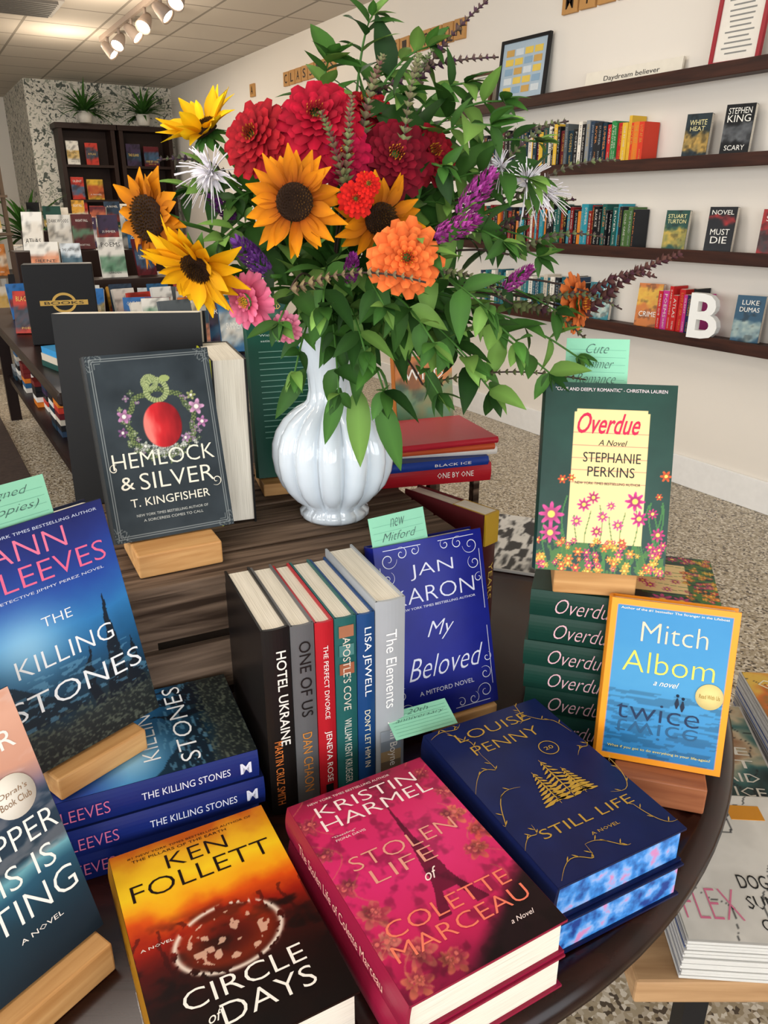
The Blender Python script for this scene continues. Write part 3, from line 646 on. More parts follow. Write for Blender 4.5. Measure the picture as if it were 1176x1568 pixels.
# Killing flat stack
B=Bld();t=.034
def ktexts(): return [('ANN',.45,.90,.5,.085,'#e8789a',{'bold':-.012}),('CLEEVES',.5,.79,.86,.085,'#e86a92',{'bold':-.012}),('NEW YORK TIMES BESTSELLING AUTHOR',.55,.965,.8,.012,'#c8d0e8'),('A DETECTIVE JIMMY PEREZ NOVEL',.5,.715,.78,.014,'#d8dcec'),
  ('THE',.5,.585,.2,.04,'#eef2f6',{'bold':-.01}),('KILLING',.5,.44,.66,.075,'#eef2f6',{'bold':-.01}),('STONES',.52,.28,.90,.085,'#eef2f6',{'bold':-.01})]
for k in range(3):
    tp=k==2
    book(B,.157,.238,t,'#101a44',Matrix.Translation(((.002,0,.003)[k],(.003,-.004,0)[k],k*(t+.0003))),art_kill if tp else None,ktexts() if tp else [],
      [('CLEEVES',.76,.5,.24,.42,'#d07098',{'bold':-.01}),('THE KILLING STONES',.32,.5,.38,.26,'#d8dcec'),('M',.06,.5,.05,.4,'#d8dcec',{'bold':.03})],spinecol='#16266a',nx=100)
B.obj('book_stack',flat((-.134,.668),114,TZ))
KZ=TZ+3*.0343+.001
stand('wooden_book_stand',-.293,.640,52,KZ,KZ+.026,.100,.014)
B=Bld();t=.034
book(B,.157,.238,t,'#101c3c',None,art_kill,ktexts(),[],nx=160)
P_=pose((-.343,.582,KZ+.0275),52,76,t);B.obj('hardcover_book',P_)
note('note_card',P_@Matrix.Translation((.030,.212,t-.005)),.078,.065,('Signed','(copies)'))
# Oprah
B=Bld();book(B,.157,.238,.03,'#10222e',None,art_oprah,[('BRUCE',.5,.93,.7,.08,'#f4efe8'),('HOLSINGER',.5,.83,.86,.07,'#f4efe8'),('CULPEPPER',.55,.49,.86,.085,'#f4f0ea',{'bold':-.01}),('THIS IS',.6,.37,.6,.085,'#f4f0ea',{'bold':-.01}),('DRIFTING',.50,.25,.92,.095,'#f4f0ea',{'bold':-.01}),('A NOVEL',.7,.15,.25,.018,'#f0e8e0')],[],nx=130)
P_=pose((-.345,.385,.785),55,69,.03);B.obj('hardcover_book',P_)
B=Bld();B.lathe([(0,0),(.019,0),(.019,.0006),(0,.0006)],mat('#e2dcd0',.5),None,32);text(B,"Oprah's",0,.004,.026,.006,'#8a6a4a',.0009,shear=.2);text(B,"Book Club",0,-.004,.028,.006,'#8a6a4a',.0009);B.obj('sticker',P_@Matrix.Translation((.128,.150,.0312)))
stand('wooden_book_stand',-.288,.461,55,TZ,.784,.11,.018,lean=68)
# Hemlock
B=Bld();t=.028;w,h=.145,.222
CR='#e6dfce'
book(B,w,h,t,'#1c2124',None,art_hem,[('HEMLOCK',.5,.435,.84,.085,CR,{'bold':-.008}),('&',.17,.315,.11,.07,CR),('SILVER',.58,.315,.62,.09,CR,{'bold':-.008}),('T. KINGFISHER',.5,.205,.66,.045,CR),('NEW YORK TIMES BESTSELLING AUTHOR OF',.5,.135,.6,.014,'#b8bab4'),("A SORCERESS COMES TO CALL",.5,.105,.5,.014,'#b8bab4')],[],nx=170,amat=V_MATTE)
for cx,cy,r_,a0,fl_ in [(.085,.40,.006,1,1),(.905,.265,.007,4,1)]: ribbon(B,spiral(cx*w,cy*h,r_,a0,1.2,fl_),.0011,CR,t+.0008)
B.obj('hardcover_book',pose((-.319,.838,CZ+.032),27.8,74.5,t))
stand('wooden_book_stand',-.262,.872,27.8,CZ+.001,CZ+.031,.10,.045,lean=74)
# row of vertical books
def vM(x,y,z,zd):
    q=math.radians(zd);Z=Vector((math.cos(q),math.sin(q),0));Y=Vector((0,0,1));X=Y.cross(Z)
    return TF@Matrix(((X.x,Y.x,Z.x,x),(X.y,Y.y,Z.y,y),(X.z,Y.z,Z.z,z),(0,0,0,1)))
def fsp(sp): return [(q[0],1-q[1])+tuple(q[2:]) for q in sp]
specs=[(.031,.238,'#1a1615',[('HOTEL UKRAINE',.36,.64,.5,.36,'#e8e4dc',{'bold':.01}),('MARTIN CRUZ SMITH',.76,.36,.36,.3,'#d87a3a')]),
(.027,.236,'#5e5e60',[('ONE OF US',.28,.55,.4,.5,'#1a1615'),('DAN CHAON',.74,.5,.34,.42,'#c8823a')]),
(.022,.234,'#b01e28',[('THE PERFECT DIVORCE',.32,.5,.4,.26,'#f2e8e4'),('JENEVA ROSE',.74,.5,.3,.42,'#f6f0ea')]),
(.026,.234,'#245c5a',[("APOSTLE'S COVE",.3,.5,.4,.36,'#d8d0c0'),('WILLIAM KENT KRUEGER',.74,.5,.38,.34,'#e0e0d4')]),
(.022,.233,'#1c4478',[('LISA JEWELL',.26,.5,.38,.5,'#f0f0f0'),('DON\'T LET HIM IN',.7,.5,.34,.34,'#f0e8c8')]),
(.037,.243,'#a2a6aa',[('The Elements',.36,.5,.42,.36,'#f4f4f2'),('John Boyne',.78,.55,.26,.34,'#f0ece4')])]
acc=0
for i,(t,h,c,sp) in enumerate(specs):
    B=Bld();book(B,.155,h,t-.001,c,None,None,[],fsp(sp))
    if i==3:
        for k,cc in enumerate(['#a06a4e','#4a7a78','#985a40']): B.box((-.0034,h*(.9-.1*k),.004),(-.0031,h*(.96-.1*k),t-.005),mat(cc,.4))
    if i==5:
        for k,cc in enumerate(['#4a4038','#6a5a48','#98805e','#7a848e','#98a0a8']): B.box((-.0032,h*(.0+.06*k),.005),(-.0029,h*(.06+.06*k),t-.006),mat(cc,.4))
    if i==2: B.box((-.0034,.006,.006),(-.0031,.022,t-.007),mat('#1a1a1a',.4))
    dx=acc*math.cos(math.radians(24.5));dy=acc*math.sin(math.radians(24.5))
    B.obj('hardcover_book',vM(-.126+dx,.6855+dy,TZ,24.5));acc+=t
# Karon
B=Bld();t=.028;w,h=.157,.238;WH='#e2e6f6'
book(B,w,h,t,'#111a76',None,art_karon,[('JAN',.5,.83,.4,.085,WH,{'bold':-.014}),('KARON',.5,.705,.76,.085,WH,{'bold':-.014}),('#1 NEW YORK TIMES BESTSELLING AUTHOR',.5,.635,.76,.014,WH),('My',.52,.49,.26,.11,WH,{'shear':.45,'bold':-.012}),('Beloved',.54,.30,.72,.12,WH,{'shear':.45,'bold':-.012}),('A MITFORD NOVEL',.52,.16,.52,.025,WH)],[],nx=60)
for sx in(0,1):
    for sy in(0,1):
        X=lambda q:w*(q if sx==0 else 1-q);Y=lambda q:h*(q if sy==0 else 1-q);fl_=1 if sx==sy else -1
        for cx,cy,r,a0,tn in [(.12,.08,.012,0,1.3),(.24,.055,.009,2,1.2),(.10,.18,.01,1,1.3),(.36,.05,.007,1,1.1),(.07,.27,.007,2,1.1)]:
            ribbon(B,spiral(X(cx),Y(cy),r,a0 if sx==0 else math.pi-a0,tn,fl_),.0011,WH,t+.0008)
        ribbon(B,[(X(.04),Y(.45-.02*k)) for k in range(18)],.0008,WH,t+.0008,None,False)
        ribbon(B,[(X(.42-.02*k),Y(.025)) for k in range(18)],.0008,WH,t+.0008,None,False)
P_=pose((.014,.813,.7685),25.5,74,t);B.obj('hardcover_book',P_)
note('note_card',P_@Matrix.Translation((.004,.205,t-.005))@Matrix.Rotation(.05,4,'Z'),.078,.07,('new','Mitford','novel!'))
stand('wooden_book_stand',.100,.870,25.5,TZ,.7675,.10,.02,lean=74,back=.12)
# book beside crate, spine out
B=Bld();book(B,.155,.238,.03,'#5a1f22',None,None,[],fsp([('YEARS',.45,.6,.25,.3,'#e0c060'),('SUSAN',.8,.4,.3,.3,'#d8c8b8')]),spinecol='#4a1c1e')
B.box((-.0036,.19,.002),(.06,.2382,.0312),mat('#c8a22a',.4));B.box((.0,.2384,.004),(.058,.2386,.028),'pages');B.obj('hardcover_book',vM(.140,1.005,TZ,44))
# stack on crate behind vase
B=Bld();zz=0
for k,(c,t,dx,dy,yw) in enumerate([('#a81c26',.030,0,0,0),('#1e3a8a',.014,-.012,.01,3),('#e0dcd4',.012,-.006,-.006,-4),('#b8502c',.010,-.02,.004,2),('#a82030',.010,-.022,.0,6)]):
    book(B,.14,.20,t,c,Matrix.Translation((dx,dy,zz))@Matrix.Rotation(math.radians(yw),4,'Z'),None,[],[(WORDS[k+8],.3,.5,.3,.3,'#e8e4dc')] if k<2 else []);zz+=t+.0005
B.obj('book_stack',flat((.170,1.165),104,CZ+.001))
B=Bld();faceout(B,Matrix(),.11,.16,.018,'#c87a3a',[('WILD',.8,.7,.12)],(.1,.7,'#5a8a6a'),nx=20);B.obj('paperback_book',pose((.02,1.345,CZ+.001),20,80,0)@Matrix.Rotation(-math.pi/2,4,'X'))
# black large book + friends on crate
B=Bld();book(B,.20,.27,.05,'#08080a',None,None,[],[],rough=.4,inset=0);B.box((.15,.012,.05),(.185,.04,.0506),mat('#c8c8c4',.5))
for k in range(8): B.box((.153+.004*k,.018,.0506),(.155+.004*k,.037,.051),mat('#1a1a1a',.5))
B.obj('hardcover_book',pose((-.452,1.055,CZ+.002),5,86,.05))
B=Bld();book(B,.15,.225,.045,'#0c0c0d',None,None,[],[],rough=.4,inset=.001);B.box((-.001,-.0003,.0452),(.151,.2255,.0472),mat('#b8bc2a',.4))
B.obj('hardcover_book',vM(-.228,1.13,CZ+.001,200))
B=Bld();t=.025;book(B,.155,.235,t,'#155040',None,None,[('"With pacing, a plot, and a delightful',.5,.90,.8,.018,'#c8dcd4'),('satisfying, and completely delightful.',.5,.865,.75,.018,'#c8dcd4')],[],rough=.4)
for k in range(16): B.box((.015,.06+.0085*k,t),(.015+rnd.uniform(.09,.125),.0612+.0085*k,t+.0005),mat('#7aa89a',.5))
B.box((.1,.012,t),(.14,.04,t+.0006),mat('#d8d8d4',.5));B.obj('hardcover_book',pose((-.190,1.110,CZ+.022),18,80,t))
stand('wooden_book_stand',-.142,1.130,18,CZ+.001,CZ+.021,.10,.03,lean=79)
# Overdue stack
B=Bld();t=.0348
for k in range(6):
    book(B,.145,.217,t,'#16392f',Matrix.Translation((rnd.uniform(-.002,.002),rnd.uniform(-.003,.003),k*(t+.0003))),art_overdue if k==5 else None,[],[('Overdue',.69,.5,.34,.58,'#e0b4bc',{'shear':.4,'bold':-.012}),('PERKINS',.22,.5,.2,.3,'#ecc6cc')],nx=100)
B.obj('book_stack',flat((.178+.217*.961,.835-.217*.276),74,TZ))
OZ=TZ+6*.0351+.001
B=Bld();t=.03
book(B,.145,.217,t,'#16392f',None,art_overdue,[('"CUTE AND DEEPLY ROMANTIC" - CHRISTINA LAUREN',.5,.965,.85,.018,'#e8d8dc'),('Overdue',.50,.79,.48,.11,'#c8204c',{'shear':.4,'bold':.01}),('A Novel',.54,.69,.22,.03,'#2a2a28',{'shear':.3}),('STEPHANIE',.54,.612,.44,.052,'#2a2a28'),('PERKINS',.54,.537,.36,.052,'#2a2a28'),('NEW YORK TIMES BESTSELLING AUTHOR',.52,.475,.5,.014,'#2a2a28')],[],nx=170)
P_=pose((.176,.811,OZ+.037),-9.2,72,t);B.obj('hardcover_book',P_)
note('note_card',P_@Matrix.Translation((.022,.200,-.002)),.072,.072,('Cute','Summer','Romance'))
stand('wooden_book_stand',.252,.835,-9.2,OZ,OZ+.036,.095,.02,lean=72,dep=.06)
B=Bld();book(B,.13,.19,.02,'#a8281e');B.obj('hardcover_book',pose((.218,.905,OZ+.001),-12,82,.02))
# Twice
B=Bld();t=.022
book(B,.138,.193,t,'#e89020',None,art_twice,[('Author of the #1 bestseller The Stranger in the Lifeboat',.5,.945,.84,.018,'#f4ecd8'),('Mitch',.52,.815,.52,.12,'#f0cdb0',{'bold':-.014}),('Albom',.5,.63,.72,.13,'#e8d45a',{'bold':-.014}),('a novel',.5,.515,.2,.035,'#f4ecd8',{'shear':.4}),('twice',.46,.325,.66,.11,'#1a3050',{'bold':-.012}),('What if you got to do everything in your life-again?',.5,.085,.82,.02,'#f0e070')],[],nx=90)
v_,f_=tmesh('twice',0,-.01,0);B.add(v_*np.array([.66*.138,-.10*.193,1])+np.array([.46*.138,.21*.193,t+.0007]),f_,mat('#2a5a80',.4))
for cx,hh in((.60,.455),(.645,.44)): ribbon(B,[(cx*.138,(hh-.08)*.193),(cx*.138,(hh-.05)*.193),(cx*.138,(hh-.015)*.193)],.005,'#16243a',t+.001);B.lathe([(0,0),(.0017,0),(.0017,.001),(0,.001)],mat('#16243a',.5),Matrix.Translation((cx*.138,hh*.193,t)),12)
P_=pose((.250,.743,.7875),-16,76,t);B.obj('hardcover_book',P_)
B=Bld();B.lathe([(0,0),(.015,0),(.015,.0006),(0,.0006)],mat('#e0cc88',.5),None,32);text(B,"Read With Us",0,0,.022,.005,'#a08030',.0009);B.obj('sticker',P_@Matrix.Translation((.116,.092,t+.001)))
stand('wooden_book_stand',.322,.728,-16,TZ,.7865,.10,.03,m=W_STAND2,lean=76,back=.1,dep=.045)
B=Bld();B.box((0,0,0),(.21,.28,.006),mat('#cfcdc8',.4),None,.001)
artgrid(B,.205,.275,.0063,lambda u,y,v: ramp(fbm(u*2,y*.6,6,3,77),[(.38,'#2a2a2c'),(.42,'#cfcdc8'),(.55,'#d8d6d0'),(.62,'#8a8a88'),(.7,'#1a1a1c')]),Matrix.Translation((.0025,.0025,0)),60)
B.obj('magazine',flat((.15,1.34),-20,TZ))
# =================== low bench w/ magazines
B=Bld();B.box((.33,.71,.41),(1.2,1.30,.45),W_BENCH,None,.004)
for x in(.45,1.05):
    for y in (.80,1.18): B.box((x,y,0),(x+.035,y+.035,.41),mat('#1a1a1c',.4))
B.obj('low_bench',yawM(0,0,0,0))
def mags(name,x,y,yaw,n,fn):
    B=Bld();z=0
    for k in range(n):
        B.box((0,0,z),(.21,.275,z+.0045),mat('#cfcdc8',.4),Matrix.Translation((rnd.uniform(-.002,.002),rnd.uniform(-.002,.002),0)),.0008)
        B.box((-.001,.002,z+.0012),(.0,.273,z+.0032),mat(rnd.choice(['#9a9aa0','#5a6a9a','#c8c8cc']),.4));z+=.0052
    fn(B,z);B.obj(name,yawM(x,y,.451,yaw))
def magart(pal,sd,th=.5):
    def fn(u,y,v):
        n=fbm(u,y,3,4,sd);im=ramp(n,[(.25+.5*i/(len(pal)-1),c) for i,c in enumerate(pal)])
        return mix(im,bc('#202428',im),(np.abs(fbm(u,y,4,2,sd+7)-th)<.012)*.9)
    return fn
def m1(B,z):
    artgrid(B,.204,.269,z+.0002,magart(['#dad6ce','#e6e2da','#dedad2','#9ac0c8'],5),Matrix.Translation((.003,.003,0)),80)
    text(B,'FLEX',.048,.06,.075,.05,'#e07a9a',z+.0008,bold=-.02);text(B,'DOG DAY',.14,.10,.085,.024,'#2a2a2a',z+.0008);text(B,'SUMMER',.14,.065,.085,.022,'#2a2a2a',z+.0008);text(B,'COOL IT',.14,.03,.07,.018,'#2a2a2a',z+.0008)
    B.box((.13,.22,z+.0002),(.18,.25,z+.0009),mat('#d89028',.4))
mags('magazine_stack',.388,.715,-4,13,m1)
def m2(B,z):
    artgrid(B,.204,.269,z+.0002,magart(['#8a5a3a','#c8b89a','#3a6a6a','#2a3a3a'],25),Matrix.Translation((.003,.003,0)),60)
    for k in range(4): text(B,WORDS[k+9],.10,.03+.035*k,.17,.022,'#e6e2d8',z+.0008)
mags('magazine_stack',.44,1.0,-8,9,m2)
def m3(B,z):
    artgrid(B,.204,.269,z+.0002,magart(['#203a34','#4a6a3a','#c86a2a','#d8b04a'],45),Matrix.Translation((.003,.003,0)),60);text(B,'GARDEN',.1,.23,.16,.03,'#e8e0c0',z+.0008)
mags('magazine_stack',.67,.74,-4,20,m3);mags('magazine_stack',.67,1.02,-6,18,m3)
# =================== BOUQUET
bq=bpy.data.objects.new('flower_bouquet',None);bpy.context.collection.objects.link(bq);bq.matrix_world=TF
MOUTH=Vector((VX,VY,CZ+.25))
BL_=Bld();BS=Bld();SP=Bld()
STEM=mat('#3f6a2a',.5);STEM2=mat('#41332e',.6)
def bez(p0,p1,p2,n):
    return [p0*(1-t)**2+p1*2*t*(1-t)+p2*t*t for t in [k/n for k in range(n+1)]]
def rv(s): return Vector((rnd.gauss(0,s),rnd.gauss(0,s),rnd.gauss(0,s)))
def greens():
    k=rnd.random();c=G1*(1-k)+G2*k; 
    if rnd.random()<.3:c=c*.35+G3*.65
    return c*rnd.uniform(.65,1.15)
def branch(tip,n=8,L=.05,start=.4,r=.0016,lift=.12):
    tip=Vector(tip);m=MOUTH+Vector((rnd.uniform(-.02,.02),rnd.uniform(-.02,.02),0))
    out=(tip-m);mid=m+Vector((out.x*.35,out.y*.35,max(out.z*.6,0)+lift))
    pts=bez(m-Vector((0,0,.04)),mid,tip,14);BS.tube(pts,[r*(1.3-.6*k/14) for k in range(15)],STEM,None,5)
    az=rnd.random()*3.14
    for k in range(n):
        t=start+(1-start)*k/(n-1);q=t*14;i=min(int(q),13);p=pts[i].lerp(pts[i+1],q-i);d=(pts[i+1]-pts[i]).normalized()
        az+=1.57+rnd.uniform(-.3,.3)
        a=d.cross(Vector((0,0,1)));a=a.normalized() if a.length>.01 else Vector((1,0,0));b=d.cross(a)
        for sg in(-1,1):
            sd=(a*math.cos(az)+b*math.sin(az))*sg
            dd=(sd+d*rnd.uniform(.4,.9)+Vector((0,-.15,0))).normalized()
            ln=L*rnd.uniform(.65,1.25)*(1.0-.35*(k/(n-1))**2);c=greens()
            leafv(BL_,p,dd,Vector((0,-.45,1))+rv(.35),ln,ln*rnd.uniform(.36,.54),c*.85,c*1.1,n=6,droop=rnd.uniform(.1,.6),fold=rnd.uniform(.1,.45))
    for k in range(4):
        c=greens();leafv(BL_,pts[-1],(pts[-1]-pts[-2]).normalized()+rv(.45),Vector((0,-.4,1))+rv(.2),L*.55,L*.26,c,c*1.25,n=5)
tips=[(-.013,1.0,1.59),(-.06,.98,1.545),(.05,1.0,1.56),(.09,.97,1.52),(.13,.95,1.50),(.17,.95,1.46),(.185,.93,1.40),(.175,.92,1.34),(.20,.92,1.28),(.225,.90,1.23),(.19,.88,1.215),(.12,.86,1.20),(.06,.84,1.20),(0,.83,1.205),(-.05,.84,1.20),(-.10,.86,1.22),(-.11,.82,1.28),(-.15,.86,1.33),(-.16,.9,1.40),(.1,.80,1.30),(.05,.78,1.265),(.14,.82,1.26),(0,.79,1.30),(-.06,.78,1.30),(.04,.8,1.35),(.12,.82,1.36),(.0,1.05,1.54),(-.1,1.05,1.46),(.1,1.08,1.44),(.2,1.05,1.35),(.05,1.12,1.36),(-.05,1.12,1.40),(-.12,1.02,1.38),(.06,.86,1.43),(.11,.88,1.47),(.15,.87,1.42),(.02,.9,1.5),(-.17,.86,1.36),(-.21,.9,1.41),(-.02,.82,1.25),(.09,.84,1.24)]
for tp in tips: branch(tp,8,rnd.uniform(.044,.064))
for k in range(10):
    th=rnd.uniform(0,6.28);ph=rnd.uniform(-1,1);rr=.75+.1*rnd.random()
    p=Vector((.01+.18*rr*math.cos(th)*math.sqrt(1-ph*ph),.96+.15*rr*math.sin(th)*math.sqrt(1-ph*ph),1.37+.17*rr*ph));branch(p,8,.05,.45)
for (x,y,z,dx,dz,L) in [(-.03,.87,1.20,.02,-1,.095),(-.005,.86,1.19,.3,-1,.09),(-.05,.87,1.20,-.3,-1,.07),(-.09,.88,1.22,-.6,-.9,.07),(.05,.88,1.22,.3,-.9,.06)]:
    c=greens();leafv(BL_,(x,y,z),(dx,-.15,dz),(0,-1,.3),L,L*.3,c,c*1.1,n=8,droop=.15)
def spike(tip,d,L,c0,c1,n=16,sz=.009,base=True):
    tip=Vector(tip);d=Vector(d).normalized();s=tip-d*L
    if base:
        pts=bez(MOUTH,(MOUTH+s)/2+Vector((0,0,.08)),s,12);SP.tube(pts,.0013,STEM2,None,5)
    sag=Vector((0,0,.012))
    pts=[s+d*(L*k/10)+sag*math.sin(k/10*math.pi) for k in range(11)];SP.tube(pts,.001,STEM2,None,5)
    for k in range(n):
        t=k/n;q=t*10;i=int(q);p=pts[i].lerp(pts[i+1],q-i);w=sz*(1.1-.6*t)*rnd.uniform(.8,1.2);a=d.cross(Vector((.1,.2,1))).normalized();b=d.cross(a)
        for j in range(6):
            th=j*1.047+k*.5;dd=(a*math.cos(th)+b*math.sin(th))+d*.5;kk=rnd.random();c=srgb(c0)*(1-kk)+srgb(c1)*kk
            leafv(SP,p,dd,d,w,w*.75,c,c*1.2,V_PETAL,n=3,droop=-.3,fold=.5)
PU,BR_='#4a2a48','#6a5a48'
spike((.115,1.0,1.605),(.65,0,.75),.15,PU,BR_,20,.010);spike((.13,1.0,1.55),(.9,0,.25),.16,PU,BR_,20,.010);spike((.215,1.0,1.485),(.9,0,.35),.17,'#5a4450','#7a8a5a',22,.010);spike((.055,.98,1.555),(.4,0,.9),.1,'#5a5a48','#7a8a5a')
spike((.350,.95,1.34),(.8,0,.5),.13,'#4a2a38','#6a4a40',18,.013);spike((.32,.94,1.315),(.95,0,.2),.08,'#4a2a38','#6a4a40',12,.010);spike((.235,.89,1.205),(1,0,.03),.19,'#5a3a40','#6a7a48',22,.008);spike((.04,.76,1.325),(1,-.05,.05),.13,'#6a5a48','#8a7a58',16)
spike((-.25,.93,1.44),(-.9,0,.25),.10,'#4a3050','#6a7a50',14,.008);spike((-.03,.82,1.49),(.1,-.1,1),.1,'#8a4a50','#8a9a68',18,.011);spike((-.06,.81,1.475),(-.3,-.1,1),.09,'#7a3a44','#7a8a58',16,.010);spike((.24,.92,1.245),(.85,0,-.4),.10,'#4a2a38','#6a7a48',14,.011);spike((.13,.83,1.30),(.9,0,-.3),.09,'#5a4a48','#7a8a58',14);spike((.0,.86,1.53),(.3,-.1,1),.09,'#7a4a50','#8a9a68',16,.010);spike((.22,.95,1.40),(.9,0,.4),.11,PU,BR_,16)
spike((.035,.85,1.53),(.2,-.1,1),.08,'#7a6a58','#8a9a68',14,.010);spike((.18,.9,1.475),(.6,-.1,.6),.10,'#5a4450','#7a8a5a',14,.010);spike((.25,.92,1.36),(.9,0,.15),.11,'#5a4450','#7a8a5a',14,.009);spike((.26,.93,1.44),(.9,0,.3),.12,'#5a4450','#7a8a5a',14,.008);spike((.28,.93,1.28),(.95,0,-.1),.10,'#5a4450','#6a7a4a',14,.008)
BL_.obj('leaves',None,bq);BS.obj('stems',None,bq);SP.obj('basil_spikes',None,bq)
FL=Bld()
def basis(c,f):
    f=Vector(f).normalized();a=f.cross(Vector((0,0,1)));a=a.normalized() if a.length>.01 else Vector((1,0,0));return f,a,a.cross(f)
def fstem(c,f): FL.tube(bez(MOUTH,(MOUTH+Vector(c))/2+Vector((0,0,.06))-Vector(f)*.03,Vector(c)-Vector(f).normalized()*.004,10),.0024,STEM,None,6)
def spet(t): return max(math.sin(math.pi*min(t*.93+.04,1)),0)**.75*(1 if t<.6 else 1-.5*(t-.6)/.4)
def sunflower(c,face,r,ci,co,disk='#2a1a10',n=15,cup=.1,dr=.36):
    f,a,b=basis(c,face);c=Vector(c);fstem(c,f)
    for ly in range(2):
        for k in range(n):
            th=(k+.5*ly)*2*math.pi/n+rnd.uniform(-.16,.16);d=a*math.cos(th)+b*math.sin(th)
            L=r*(1-dr+.15)*rnd.uniform(.75,1.12);j=rnd.uniform(.8,1.1)
            leafv(FL,c+d*(r*dr*.75)-f*(.002*ly),d+f*(cup-.1*ly+rnd.uniform(-.25,.25)),f+rv(.25),L,r*rnd.uniform(.26,.36),srgb(ci)*j,srgb(co)*j,V_PETAL,n=6,droop=rnd.uniform(-.3,.4),fold=.4,prof=spet)
    for k in range(10):
        th=k*.628;d=a*math.cos(th)+b*math.sin(th);leafv(FL,c-f*.004,d-f*.25,f,r*.6,r*.25,G1,G2,n=4)
    R3=Matrix((a,b,f)).transposed().to_4x4();R3.translation=c
    FL.lathe([(r*dr,-.003),(r*dr,.003),(r*dr*.8,.006),(r*dr*.45,.005),(0,.003)],mat(disk,.9),R3,24)
    N=150
    for k in range(N):
        rr=r*dr*math.sqrt(k/N);th=k*2.39996;p=c+(a*math.cos(th)+b*math.sin(th))*rr+f*(.005-.002*(rr/(r*dr))**4)
        cc=srgb('#24160e') if rr<r*dr*.65 else srgb('#4a3014');leafv(FL,p,f+(p-c).normalized()*.4,a,.0042,.0026,cc,srgb('#6a4a20')*rnd.uniform(.3,1.1),V_PETAL,n=2)
def zinnia(c,face,r,c0,c1,layers=6,cen='#8a3a1a',dome=.5):
    f,a,b=basis(c,face);c=Vector(c);fstem(c,f)
    for ly in range(layers):
        q=ly/(layers-1);R=r*(1-.68*q);n=int(17-8*q);off=rnd.random()
        for k in range(n):
            th=(k+off)*2*math.pi/n+rnd.uniform(-.08,.08);d=a*math.cos(th)+b*math.sin(th);L=R*.72*rnd.uniform(.85,1.08);j=rnd.uniform(.7,1.15)
            leafv(FL,c+d*(R*.3)+f*(r*dome*.55*q-.002),d+f*(-.05+.75*q+rnd.uniform(-.15,.15)),f,L,R*.5*(1+.25*q),srgb(c0)*j,srgb(c1)*j,V_PETAL,n=4,droop=.15,fold=-.15,round_=1)
    for k in range(30):
        rr=r*.2*math.sqrt(k/30);th=k*2.4;p=c+(a*math.cos(th)+b*math.sin(th))*rr+f*(r*dome*.5);leafv(FL,p,f,a,r*.14,r*.06,srgb(cen),srgb('#e0a030') if k>18 else srgb(cen),V_PETAL,n=2)
    FL.lathe([(0,-.012),(r*.25,-.008),(r*.3,0),(0,.004)],STEM,Matrix.Translation(c)@Vector((0,0,1)).rotation_difference(f).to_matrix().to_4x4(),12)
def celosia(c,d,L,c0='#7a1a68',c1='#c05ab0'):
    c=Vector(c);d=Vector(d).normalized();f,a,b=basis(c,d);fstem(c-d*L*.5,d)
    for k in range(190):
        t=rnd.random();th=rnd.random()*6.28;rad=L*.26*math.sin(math.pi*min(.15+t*.85,1))**.7;dd=a*math.cos(th)+b*math.sin(th);p=c+d*(L*(t-.5))+dd*rad*.6
        kk=rnd.random();cc=srgb(c0)*(1-kk)+srgb(c1)*kk;leafv(FL,p,dd+d*.9,dd,L*.16,L*.08,cc,cc*1.3,V_PETAL,n=2)
def spider(c,face,r,n=60):
    f,a,b=basis(c,face);c=Vector(c);fstem(c,f)
    for k in range(n):
        th=rnd.random()*6.28;e=rnd.uniform(-.2,1.2);d=(a*math.cos(th)+b*math.sin(th))*math.cos(e)+f*math.sin(e);w=srgb('#e8e6ea')
        if k%3==0:
            leafv(FL,c+d*r*.2,d,f,r*.4,r*.14,srgb('#d8d4de'),w,V_PETAL,n=4,droop=.3)
        else:
            p=[c+d*(r*t)-Vector((0,0,1))*(r*.25*t*t) for t in(0,.35,.7,1.05)];FL.tube(p,.0006,mat('#e6e2e8',.6),None,3)
sunflower((-.243,.85,1.381),(-.55,-.8,-.05),.050,'#8a3e0a','#dc8c10',dr=.46,cup=.05)
sunflower((-.190,.82,1.335),(-.35,-.75,-.55),.054,'#d89008','#f2b810',dr=.30,cup=.25)
sunflower((-.086,.80,1.396),(-.05,-1,.1),.047,'#8a3008','#e8920e',dr=.38)
sunflower((-.004,.835,1.381),(.25,-.85,-.25),.043,'#8a3a08','#e8920e',dr=.38)
sunflower((-.200,.95,1.472),(-.4,-.4,.85),.050,'#e0a008','#f2c418',dr=.3,cup=.7)
zinnia((-.128,.85,1.457),(-.4,-.8,.3),.040,'#5e0812','#a81824')
zinnia((-.066,.845,1.472),(-.05,-.85,.5),.047,'#780818','#b41230')
zinnia((-.040,.84,1.440),(.3,-.9,.2),.034,'#78082c','#b81240')
zinnia((.011,.86,1.439),(.1,-.9,.3),.041,'#480614','#7c0c22')
zinnia((-.02,.95,1.494),(.1,-.6,.8),.034,'#640812','#a01422')
zinnia((.05,.90,1.445),(.4,-.8,.3),.034,'#560816','#901422')
zinnia((-.027,.80,1.399),(0,-1,.1),.018,'#980c14','#d82218',4)
zinnia((-.015,.79,1.412),(.2,-1,.2),.013,'#980c14','#d82218',4)
zinnia((.021,.78,1.346),(.1,-1,.1),.037,'#c84212','#f07a3c')
zinnia((.233,.95,1.284),(.75,-.6,.1),.036,'#a84412','#e07a3c',4)
spider((-.180,.88,1.425),(-.5,-.8,.3),.038,75);spider((.152,.89,1.415),(.4,-.8,.2),.034,70);spider((.178,.92,1.405),(.6,-.8,.2),.028,50);spider((.125,.90,1.432),(.2,-.8,.4),.022,40)
zinnia((-.145,.83,1.300),(-.5,-.85,-.1),.031,'#b01e48','#e87a9a',3,'#e8c040',.2)
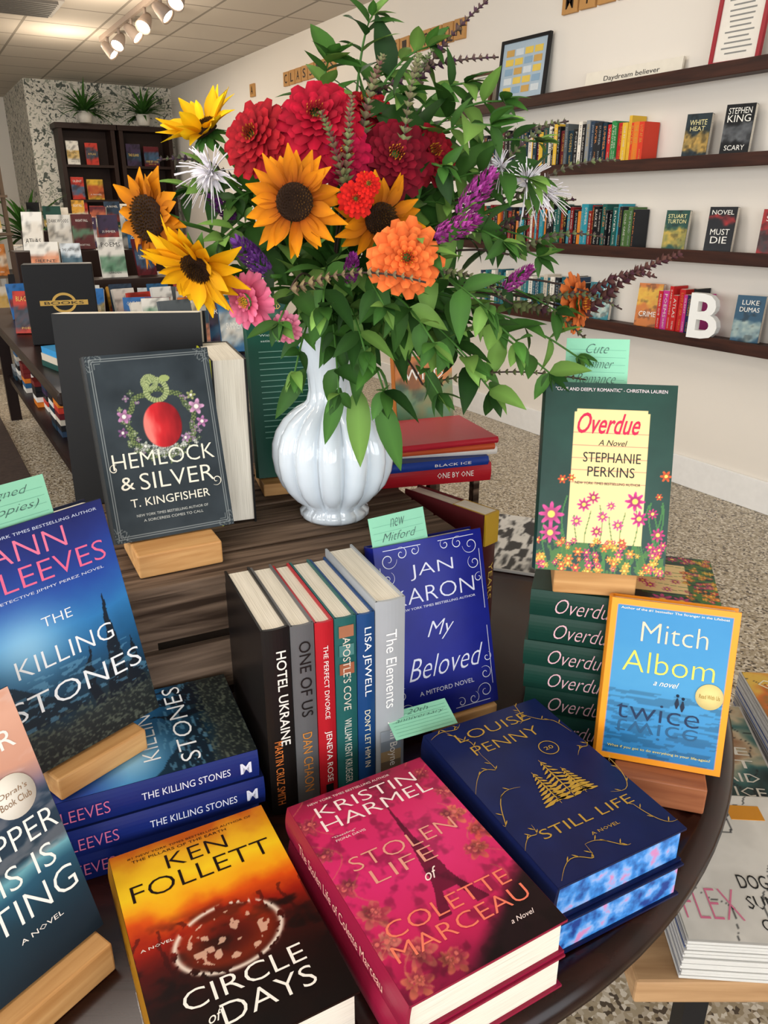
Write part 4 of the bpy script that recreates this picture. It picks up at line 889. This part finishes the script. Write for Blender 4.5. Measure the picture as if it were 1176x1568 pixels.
zinnia((-.105,.83,1.272),(-.2,-.9,-.1),.018,'#c03a68','#e890a8',3,'#e8c040',.2)
celosia((.095,.87,1.403),(.6,-.2,.75),.055);celosia((.072,.84,1.371),(.7,-.3,.3),.05);celosia((-.134,.83,1.343),(-.4,-.4,.5),.05,'#4a1a68','#7a4a98');celosia((.148,.89,1.318),(.6,-.2,.5),.038);celosia((-.033,.81,1.333),(.1,-.5,.6),.035,'#5a1058','#903a88')
celosia((-.175,.9,1.39),(-.5,-.3,.5),.035,'#4a1a58','#7a3a88')
FL.obj('blossoms',None,bq)
# =================== LIGHTS
def area(name,loc,rot,sx,sy,e,c):
    l=bpy.data.lights.new(name,'AREA');l.shape='RECTANGLE';l.size=sx;l.size_y=sy;l.energy=e;l.color=c
    o=bpy.data.objects.new(name,l);o.location=loc;o.rotation_euler=rot;bpy.context.collection.objects.link(o)
r=math.radians
area('window_light',(-2,YB+.05,1.6),(r(90),0,0),2.8,1.7,90,(.96,.98,1))
area('window_light',(1.2,YB+.05,1.6),(r(90),0,0),2.8,1.7,48,(.96,.98,1))
area('window_light',(XL+.05,-.2,1.6),(r(90),0,r(-90)),3.4,1.7,116,(.96,.98,1))
area('window_light',(XL+.05,4.2,1.6),(r(90),0,r(-90)),3.4,1.7,78,(.97,.98,1))
for x,y,e in((-.6,1.0,22),(1.8,3.2,18),(-.6,5.5,22),(1.6,8.8,42)): area('overhead_fill',(x,y,HC-.03),(0,0,0),1.2,.6,e,(1,.91,.80))  # added overhead fill lamps without fixtures, brighten table and back displays
for y in (6.6,8.2):
    l=bpy.data.lights.new('track_spot_glow','POINT');l.energy=20;l.color=(1,.84,.64);l.shadow_soft_size=.08;o=bpy.data.objects.new('track_spot_glow',l);o.location=(1.6,y,2.45);bpy.context.collection.objects.link(o)
w=bpy.data.worlds.new('w');bpy.context.scene.world=w;w.use_nodes=True;w.node_tree.nodes['Background'].inputs[0].default_value=(.85,.92,1,1);w.node_tree.nodes['Background'].inputs[1].default_value=1.2
bpy.context.scene.view_settings.view_transform='Standard'
# =================== CAMERA
cam=bpy.data.cameras.new('camera');cam.sensor_fit='VERTICAL';cam.sensor_height=24;cam.lens=24*1178/1568;cam.clip_start=.05
co=bpy.data.objects.new('camera',cam);co.location=(0,0,1.39);co.rotation_euler=(r(90-21.5),0,-A);bpy.context.collection.objects.link(co);bpy.context.scene.camera=co
